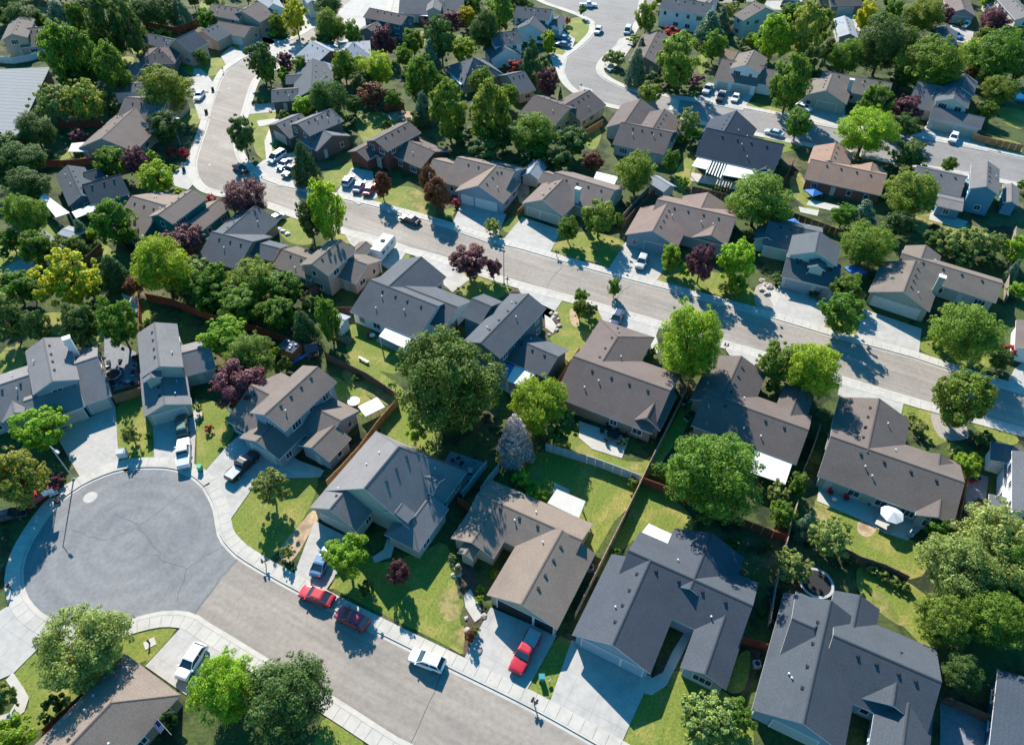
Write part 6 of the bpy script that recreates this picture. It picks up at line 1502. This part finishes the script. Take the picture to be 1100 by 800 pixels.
# utility cabinet on the driveway edge
P = G((133, 490)); r = empty('utility_cabinet', 'small white utility cabinet at the edge of the cul-de-sac head driveway', 'cabinet', (P.x, P.y, .05), .2)
mb = MB(); mb.box((0, 0, .6), (1.3, .9, 1.15)); mb.build('body', M['white'], r); mb = MB(); mb.box((0, 0, 1.2), (1.4, 1.0, .08)); mb.build('lid', M['grey'], r)
# basketball hoop
P = G((62, 538)); r = empty('basketball_hoop', 'freestanding basketball hoop at the cul-de-sac kerb in tree shade', 'basketball hoop', (P.x, P.y, .1), radians(-60))
mb = MB(); mb.tube((0, 0, 0), (.3, 0, 2.9), .06, n=8); mb.tube((.3, 0, 2.9), (1.0, 0, 3.1), .05, n=6); mb.build('pole', M['dark'], r)
mb = MB(); mb.box((0, 0, .15), (1.1, .8, .3)); mb.build('base', M['dark'], r); mb = MB(); mb.box((1.05, 0, 3.3), (.05, 1.4, .9)); mb.build('backboard', M['white'], r)
mb = MB()
for k in range(16): a0, a1 = k * pi / 8, (k + 1) * pi / 8; mb.tube((1.35 + .23 * cos(a0), .23 * sin(a0), 3.05), (1.35 + .23 * cos(a1), .23 * sin(a1), 3.05), .02, n=4)
mb.build('rim', M['redp'], r)
# toys and wagon by the hoop
P = G((59, 532)); r = empty('toy_wagon', 'small white and red toy wagon on the sidewalk by the hoop', 'toy', (P.x, P.y, .12), .6)
mb = MB(); mb.box((0, 0, .4), (1.1, .6, .25)); mb.build('tray', M['white'], r); mb = MB()
mb.tube((.5, 0, .4), (1.1, 0, .8), .02, n=5); mb.build('handle', M['redp'], r)
for x in (-.35, .35):
    for y in (-.3, .3): mb = MB(); mb.tube((x, y - .03, .15), (x, y + .03, .15), .15, n=10); mb.build('wheel', M['black'], r)
# yard lamp posts
def post_lamp(base, h, label):
    P = G(base); r = empty('post_lamp', label, 'lamp post', (P.x, P.y, 0)); mb = MB(); mb.tube((0, 0, 0), (0, 0, h), .05, .04, n=7); mb.build('post', M['grey'], r); mb = MB(); mb.box((0, 0, h + .12), (.4, .4, .3), taper=.7); mb.build('lamp_head', M['white'], r)
post_lamp((256, 462), 4.6, 'slim white-headed lamp post beside the plum tree lawn'); post_lamp((112, 152), 2.2, 'low yard lamp behind the taupe house') 
# parasol
P = G((959, 551), 2.5); r = empty('patio_umbrella', 'white eight-sided parasol open over the back patio', 'parasol', (P.x, P.y, .05))
mb = MB(); n = 8; R0 = 1.55
for k in range(n): a0, a1 = 2 * pi * k / n, 2 * pi * (k + 1) / n; mb.poly([(0, 0, 2.75), (R0 * cos(a0), R0 * sin(a0), 2.2), (R0 * cos(a1), R0 * sin(a1), 2.2)]); mb.poly([(0, 0, 2.72), (R0 * cos(a1), R0 * sin(a1), 2.17), (R0 * cos(a0), R0 * sin(a0), 2.17)])
mb.build('canopy', M['white'], r); mb = MB(); mb.tube((0, 0, 0), (0, 0, 2.8), .03, n=6); mb.build('pole', M['grey'], r); mb = MB(); mb.tube((0, 0, 0), (0, 0, .12), .35, n=14); mb.build('base', M['dark'], r)
mb = MB()
for k in range(n): a0 = 2 * pi * k / n; mb.tube((0, 0, 2.70), (R0 * cos(a0), R0 * sin(a0), 2.165), .015, n=4)
mb.build('rib', M['grey'], r)
def table(base, m, label, rad=.7, h=.74, square=False, name='patio_table'):
    P = G(base, h); r = empty(name, label, 'table', (P.x, P.y, .05), R_.uniform(0, 1)); mb = MB()
    if square: mb.box((0, 0, h), (rad * 2, rad * 1.5, .05))
    else: mb.tube((0, 0, h - .02), (0, 0, h + .03), rad, n=20)
    mb.build('table_top', M[m], r)
    for k in range(4): a = pi / 4 + k * pi / 2; mb = MB(); mb.tube((cos(a) * rad * .6, sin(a) * rad * .6, 0), (cos(a) * rad * .6, sin(a) * rad * .6, h), .03, n=5); mb.build('leg', M['dark'], r)
def chair(base, m, label, ang=0.0, group=None):
    P = G(base, .45); r = empty('patio_chair', label, 'chair', (P.x, P.y, .05), ang, group)
    mb = MB(); mb.box((0, 0, .45), (.62, .62, .10)); mb.build('seat', M[m], r); mb = MB(); mb.box((0, .3, .75), (.62, .10, .6)); mb.build('backrest', M[m], r)
    for x in (-.26, .26):
        for y in (-.26, .26): mb = MB(); mb.tube((x, y, 0), (x, y, .42), .025, n=5); mb.build('leg', M['dark'], r)
        mb = MB(); mb.box((x * 1.12, 0, .65), (.06, .55, .05)); mb.build('armrest', M['dark'], r)
table((949, 560), 'offwhite', 'pale rectangular patio table just below the white parasol', 1.1, .74, True); table((659, 466), 'dark', 'dark round dining table on the twin-winged house patio', 1.0)
for k, (x, y, a) in enumerate([(647, 463, 1.5), (654, 458, .5), (664, 460, -.3), (671, 468, -1.5), (664, 475, 3.0), (652, 472, 2.5)]):
    chair((x, y), 'dark', 'dark chair around the round table on the twin-winged house patio', a, 'dark chairs round the patio table')
chair((892, 529), 'redp', 'larger red cushioned chair near the patio gate', .4); chair((909, 535), 'redp', 'red cushioned chair closer to the parasol', -.3)
chair((934, 540), 'dark', 'dark chair between the red chairs and the parasol', .2); chair((979, 574), 'paleblue' if False else 'white', 'white chair beneath the parasol end of the patio', .8)
chair((896, 536), 'white', 'small white garden chair below the red chair', 2.6)
table((399, 437), 'white', 'large white square canopy-like table on the fenced lawn', 1.7, 1.6, True, 'canopy_table'); table((380, 431), 'white', 'round white table beside the white square canopy', 1.0)
table((400, 360), 'white', 'small white bistro table beside the ribbed awning', .5); chair((396, 361), 'redp', 'red garden chair beside the white bistro table', .2)
# picnic bench
P = G((391, 388)); r = empty('garden_bench', 'slim grey bench on the awning lawn', 'bench', (P.x, P.y, 0), radians(-35)); mb = MB(); mb.box((0, 0, .45), (2.2, .4, .06)); mb.build('seat', M['grey'], r)
for x in (-.9, .9): mb = MB(); mb.box((x, 0, .21), (.08, .36, .42)); mb.build('leg', M['grey'], r)
# playset with blue slide
P = G((338, 386)); r = empty('playset', 'wooden playset with a peaked roof and blue slide', 'playset', (P.x, P.y, 0), .3)
mb = MB()
for x in (-.8, .8):
    for y in (-.8, .8): mb.box((x, y, 1.4), (.12, .12, 2.8))
mb.box((0, 0, 1.45), (1.8, 1.8, .08)); mb.box((0, .8, 1.9), (1.6, .05, .7)); mb.build('frame', M['wood_b'], r)
mb = MB(); mb.poly([(-1.1, -1.1, 2.7), (1.1, -1.1, 2.7), (1.1, 0, 3.6), (-1.1, 0, 3.6)]); mb.poly([(-1.1, 1.1, 2.7), (-1.1, 0, 3.6), (1.1, 0, 3.6), (1.1, 1.1, 2.7)]); mb.build('roof', M['roof_dslate'], r)
mb = MB(); mb.poly([(-.9, -.3, 1.5), (-.9, .3, 1.5), (-3.6, .3, .25), (-3.6, -.3, .25)])
for y in (-.32, .32): mb.box((-2.25, y, .95), (.1, .04, .1))
mb.poly([(-.9, .3, 1.5), (-.9, .3, 1.7), (-3.6, .3, .45), (-3.6, .3, .25)]); mb.poly([(-.9, -.3, 1.5), (-3.6, -.3, .25), (-3.6, -.3, .45), (-.9, -.3, 1.7)]); mb.build('slide', M['bluep'], r)
# wooden storage box with tarp
P = G((313, 380)); r = empty('storage_box', 'wooden storage box with a cluttered dark blue top', 'storage box', (P.x, P.y, 0), radians(-25)); mb = MB(); mb.box((0, 0, .9), (3.2, 2.4, 1.8)); mb.build('body', M['wood_o'], r); mb = MB(); mb.box((0, 0, 1.86), (3.3, 2.5, .1)); mb.build('lid', M['roof_dslate'], r)
for k in range(5): mb = MB(); mb.box((R_.uniform(-1.2, 1.2), R_.uniform(-.8, .8), 2.05), (.4, .3, .25)); mb.build('bundle', M['paleb'], r)
# playhouse door and deck
P = G((374, 360), 0); r = empty('wooden_deck', 'low wooden deck before the white playhouse', 'deck', (P.x, P.y, 0), radians(-30)); mb = MB(); mb.box((0, -1.2, .15), (3.4, 1.6, .3)); mb.build('boards', M['wood_o'], r)
for x in (-1.6, 1.6): mb = MB(); mb.box((x, -1.9, .5), (.1, .1, 1.0)); mb.build('post', M['wood_b'], r)
# trampoline
def trampoline(base, label, rad=2.1):
    P = G(base, .8); r = empty('trampoline', label, 'trampoline', (P.x, P.y, 0)); mb = MB(); mb.tube((0, 0, .78), (0, 0, .8), rad * .9, n=28); mb.build('mat', M['black'], r); mb = MB()
    for k in range(28):
        a0, a1 = 2 * pi * k / 28, 2 * pi * (k + 1) / 28; c = lambda a, q, z: (cos(a) * q, sin(a) * q, z)
        mb.poly([c(a0, rad * .88, .83), c(a1, rad * .88, .83), c(a1, rad * 1.04, .83), c(a0, rad * 1.04, .83)])
    mb.build('safety_pad', M['grey'], r)
    for k in range(6): a = k * pi / 3; mb = MB(); mb.tube((cos(a) * rad, sin(a) * rad, 0), (cos(a) * rad, sin(a) * rad, .8), .04, n=6); mb.build('leg', M['grey'], r)
trampoline((877, 626), 'round trampoline in the shade behind the bottom-right slate house')
trampoline((121, 402), 'dark trampoline-like ring on the cluttered shaded patio', 1.3)
# canopy and tarps
def dome(base, rad, h, m, label, name='pop_up_canopy', cat='canopy'):
    P = G(base, h); r = empty(name, label, cat, (P.x, P.y, 0), .4); mb = MB(); V = [(x * rad, y * rad) for x, y in ((-1, -1), (1, -1), (1, 1), (-1, 1))]
    for k in range(4): a, b = V[k], V[(k + 1) % 4]; mb.poly([(0, 0, h + .5), (a[0], a[1], h), (b[0], b[1], h)]); mb.poly([(a[0], a[1], h), (a[0], a[1], h - .2), (b[0], b[1], h - .2), (b[0], b[1], h)])
    mb.build('canopy', M[m], r)
    for a in V: mb = MB(); mb.tube((a[0] * .95, a[1] * .95, 0), (a[0] * .95, a[1] * .95, h), .03, n=5); mb.build('leg', M['grey'], r)
dome((852, 241), 1.7, 2.0, 'bluep', 'bright blue pop-up canopy behind the dark two-storey house'); dome((919, 290), 1.5, 1.7, 'bluep', 'blue tarp canopy beside the orange fence and round tree')
dome((874, 206), 1.4, 1.2, 'bluep', 'low blue cover behind the salmon-roofed brick house')
# pool
P = G((1092, 105)); r = empty('paddling_pool', 'round blue paddling pool on the lawn at the top right', 'pool', (P.x, P.y, 0)); mb = MB(); mb.tube((0, 0, 0), (0, 0, .6), 2.2, n=24, caps=False); mb.build('wall', M['bluep'], r); mb = MB(); mb.tube((0, 0, .05), (0, 0, .5), 2.15, n=24); mb.build('water', M['poolwater'], r)
P = G((23, 288)); mb = MB(); mb.tube((0, 0, .01), (0, 0, .06), 3.0, n=28); o = mb.build('patio_pad', M['gravel']); o.location = (P.x, P.y, .02); o['kind'] = 'structure'
# flag
P = G((186, 792), 0); r = empty('flag', 'american-style striped flag on a slanted pole at the corner house', 'flag', (P.x, P.y, 0), 0)
A, B = G((184, 789), 2.4) - P, G((169, 772), 3.6) - P; mb = MB(); mb.tube(A, B, .03, n=6); mb.build('flagpole', M['offwhite'], r)
d = (A - B) * .55; mb = MB(); rows = 13
for k in range(rows):
    f0, f1 = k / rows, (k + 1) / rows
    for j in range(6):
        g0, g1 = j / 6, (j + 1) / 6; wv = lambda g: Vector((sin(g * 7) * .05, cos(g * 5) * .06, 0))
        P0, P1 = B + d * f0, B + d * f1; dn = Vector((-0.75, -.35, -1.1)); mi = 2 if (f0 < .5 and g0 < .42) else (k % 2)
        mb.poly([P0 + dn * g0 + wv(g0), P1 + dn * g0 + wv(g0), P1 + dn * g1 + wv(g1), P0 + dn * g1 + wv(g1)], mi)
mb.build('cloth', [M['redp'], M['white'], M['dkb']], r)
# landscape rocks and stepping stones
def rock(px, s, label, group=None, m='rock'):
    P = G(px); bm = bmesh.new(); bmesh.ops.create_icosphere(bm, subdivisions=2, radius=s); rg = random.Random(int(px[0] * 7 + px[1]))
    for v in bm.verts: v.co *= rg.uniform(.75, 1.15); v.co.z *= .55
    me = bpy.data.meshes.new('rock'); bm.to_mesh(me); bm.free(); me.materials.append(M[m]); o = bpy.data.objects.new('rock', me); COL.objects.link(o); o.location = (P.x, P.y, s * .25); tag(o, label, 'rock', group)
for k, p in enumerate([(485, 606), (489, 612), (492, 608), (487, 618), (493, 617), (484, 598), (502, 677), (506, 690), (501, 664), (511, 682), (515, 700), (520, 662)]): rock(p, R_.uniform(.3, .55), 'pale boulder in the planting strip beside the tan-roofed house path', 'boulders in the path planting strip')
for k, p in enumerate([(425, 124), (430, 127), (434, 130), (427, 130), (438, 133), (432, 122)]): rock(p, R_.uniform(.6, .9), 'pale flat stone in the small terraced yard above the brick house', 'stones in the terraced yard', 'dirt')
for k, p in enumerate([(596, 338), (600, 343), (601, 350), (598, 355), (592, 337), (590, 360)]): rock(p, R_.uniform(.3, .5), 'rounded rock ringing the small front planting bed', 'rocks ringing the planting bed')
for k, p in enumerate([(304, 249), (309, 252), (300, 247)]): rock(p, .6, 'white stone on the bright front lawn by the street', 'white stones on the front lawn', 'white')
for k, p in enumerate([(819, 302), (822, 306), (826, 309), (818, 312), (824, 316)]): rock(p, R_.uniform(.5, .8), 'pale rock in the gravel garden by the three-door garage', 'rocks in the gravel garden')
P = G((161, 691), .0); mb = MB(); mb.box((0, 0, .02), (1.3, 1.1, .06)); o = mb.build('paving_slab', M['concrete']); o.location = (P.x, P.y, .03); o.rotation_euler = (0, 0, .6); tag(o, 'square paving slab set in the corner lawn by the cul-de-sac', 'paving slab')
P = G((161, 691)); r = empty('water_hydrant', 'short dark standpipe on the corner lawn slab', 'standpipe', (P.x, P.y, .08)); mb = MB(); mb.tube((0, 0, 0), (0, 0, .7), .1, n=8); mb.build('pipe', M['dark'], r); mb = MB(); mb.tube((0, 0, .7), (0, 0, .82), .16, .08, n=8); mb.build('cap', M['dark'], r)
P = G((590, 733)); r = empty('lawn_sign', 'small white sign stuck in the grass strip', 'sign', (P.x, P.y, 0), .5); mb = MB(); mb.box((0, 0, .55), (.5, .03, .4)); mb.build('board', M['white'], r); mb = MB(); mb.box((0, 0, .18), (.04, .04, .36)); mb.build('stake', M['dark'], r)
# air-conditioning units
for p, l in (((634, 612), 'beside the tan-roofed house'), ((360, 300), 'below the tan two-storey house'), ((812, 715), 'between the two slate houses'), ((146, 396), 'against the narrow two-storey house')):
    P = G(p); r = empty('air_conditioner', 'grey outdoor air conditioner ' + l, 'air conditioner', (P.x, P.y, 0)); mb = MB(); mb.box((0, 0, .4), (.8, .8, .75)); mb.build('cabinet', M['grey'], r); mb = MB(); mb.tube((0, 0, .78), (0, 0, .81), .32, n=14); mb.build('fan_guard', M['dark'], r)

# clutter on the shaded patios
_c = random.Random(8)
def tote(px, m, label, s, group):
    P = G(px); r = empty('storage_tote', label, 'storage bin', (P.x, P.y, .1), _c.uniform(0, 3), group)
    mb = MB(); mb.box((0, 0, s * .3), (s, s * .7, s * .6), taper=1.08); mb.build('body', M[m], r); mb = MB(); mb.box((0, 0, s * .63), (s * 1.12, s * .8, .06)); mb.build('lid', M['dark' if m != 'dark' else 'grey'], r)
for k in range(16): tote((_c.uniform(116, 147), _c.uniform(384, 416)), _c.choice(['bluep', 'white', 'dark', 'grey', 'wood_b', 'paleb']), 'small storage tote among the clutter of the fenced patio between the cul-de-sac head houses', _c.uniform(.5, 1.0), 'totes cluttering the fenced patio')
for k in range(8): tote((_c.uniform(484, 512), _c.uniform(494, 520)), _c.choice(['bluep', 'dark', 'grey', 'paleb']), 'storage tote on the shaded blue-grey patio behind the large grey house', _c.uniform(.5, .9), 'totes on the shaded rear patio')
for k in range(7): tote((_c.uniform(1040, 1056), _c.uniform(512, 552)), _c.choice(['wood_o', 'dark', 'wood_b', 'redp']), 'crate or planter on the narrow paved yard beside the umbrella house', _c.uniform(.5, 1.0), 'crates in the narrow paved yard')
for k in range(6): tote((_c.uniform(732, 742), _c.uniform(426, 452)), _c.choice(['greenp', 'teal', 'white', 'wood_p']), 'bright garden toy box beside the brown house with white awning', _c.uniform(.5, .9), 'toy boxes by the side fence')
for k in range(5): tote((_c.uniform(826, 834), _c.uniform(630, 670)), _c.choice(['white', 'redp', 'wood_p', 'grey']), 'small box in the narrow side yard between the two slate houses', _c.uniform(.5, .8), 'boxes in the slate houses side yard')
# ---------------------------------------------------------------- labels of trees and shrubs, from what stands near them
SH = [(n, proj(P)) for n, P in LAND]
def size_word(a):
    return 'small' if a < 1.8 else ('medium' if a < 3.2 else ('large' if a < 5 else 'huge'))
groups = {}
for t in TREES:
    x, y = proj(t['P'] + Vector((0, 0, t['hc'])))
    best = min(SH, key=lambda s: (s[1][0] - x) ** 2 + 1.6 * (s[1][1] - y) ** 2)
    dx, dy = x - best[1][0], y - best[1][1]
    rel = ('beyond' if dy < 0 else 'in front of') if abs(dy) * 1.15 > abs(dx) else ('right of' if dx > 0 else 'left of')
    cw = SP[t['code']][2]; nm = SP[t['code']][4]; sz = size_word(t['a'])
    if sz in cw or 'massive' in cw or 'broad' in cw: sz = ''
    t['base_label'] = (sz + ' ' + cw + ' ' + nm.replace('_', ' ')).strip() + ' ' + rel + ' the ' + best[0]
    groups.setdefault(t['base_label'], []).append(t)
ORD = ['first', 'second', 'third', 'fourth', 'fifth', 'sixth', 'seventh', 'eighth', 'ninth', 'tenth']
for k, v in groups.items():
    if len(v) == 1: v[0]['label'] = k; continue
    v.sort(key=lambda t: t['px'][0])
    if len(v) == 2: v[0]['label'] = 'leftmost ' + k; v[1]['label'] = 'rightmost ' + k
    elif len(v) == 3:
        for t, w_ in zip(v, ('leftmost', 'middle', 'rightmost')): t['label'] = w_ + ' ' + k
    else:
        for t, w_ in zip(v, ORD): t['label'] = w_ + '-from-left ' + k
fam = {}
for t in TREES: fam.setdefault(SP[t['code']][2] + ' ' + SP[t['code']][4].replace('_', ' '), []).append(t)
for k, v in fam.items():
    if len(v) > 1:
        for t in v: t['group'] = k + 's of the neighbourhood' if not k.endswith('bush') else k + 'es of the neighbourhood'
for t in TREES:
    n = len(t['label'].replace('-from-left', '').split())
    if n > 16: print('long', t['label'])
build_trees()
print('trees', len(TREES), 'houses', len(LAND), 'objects', len(bpy.data.objects))
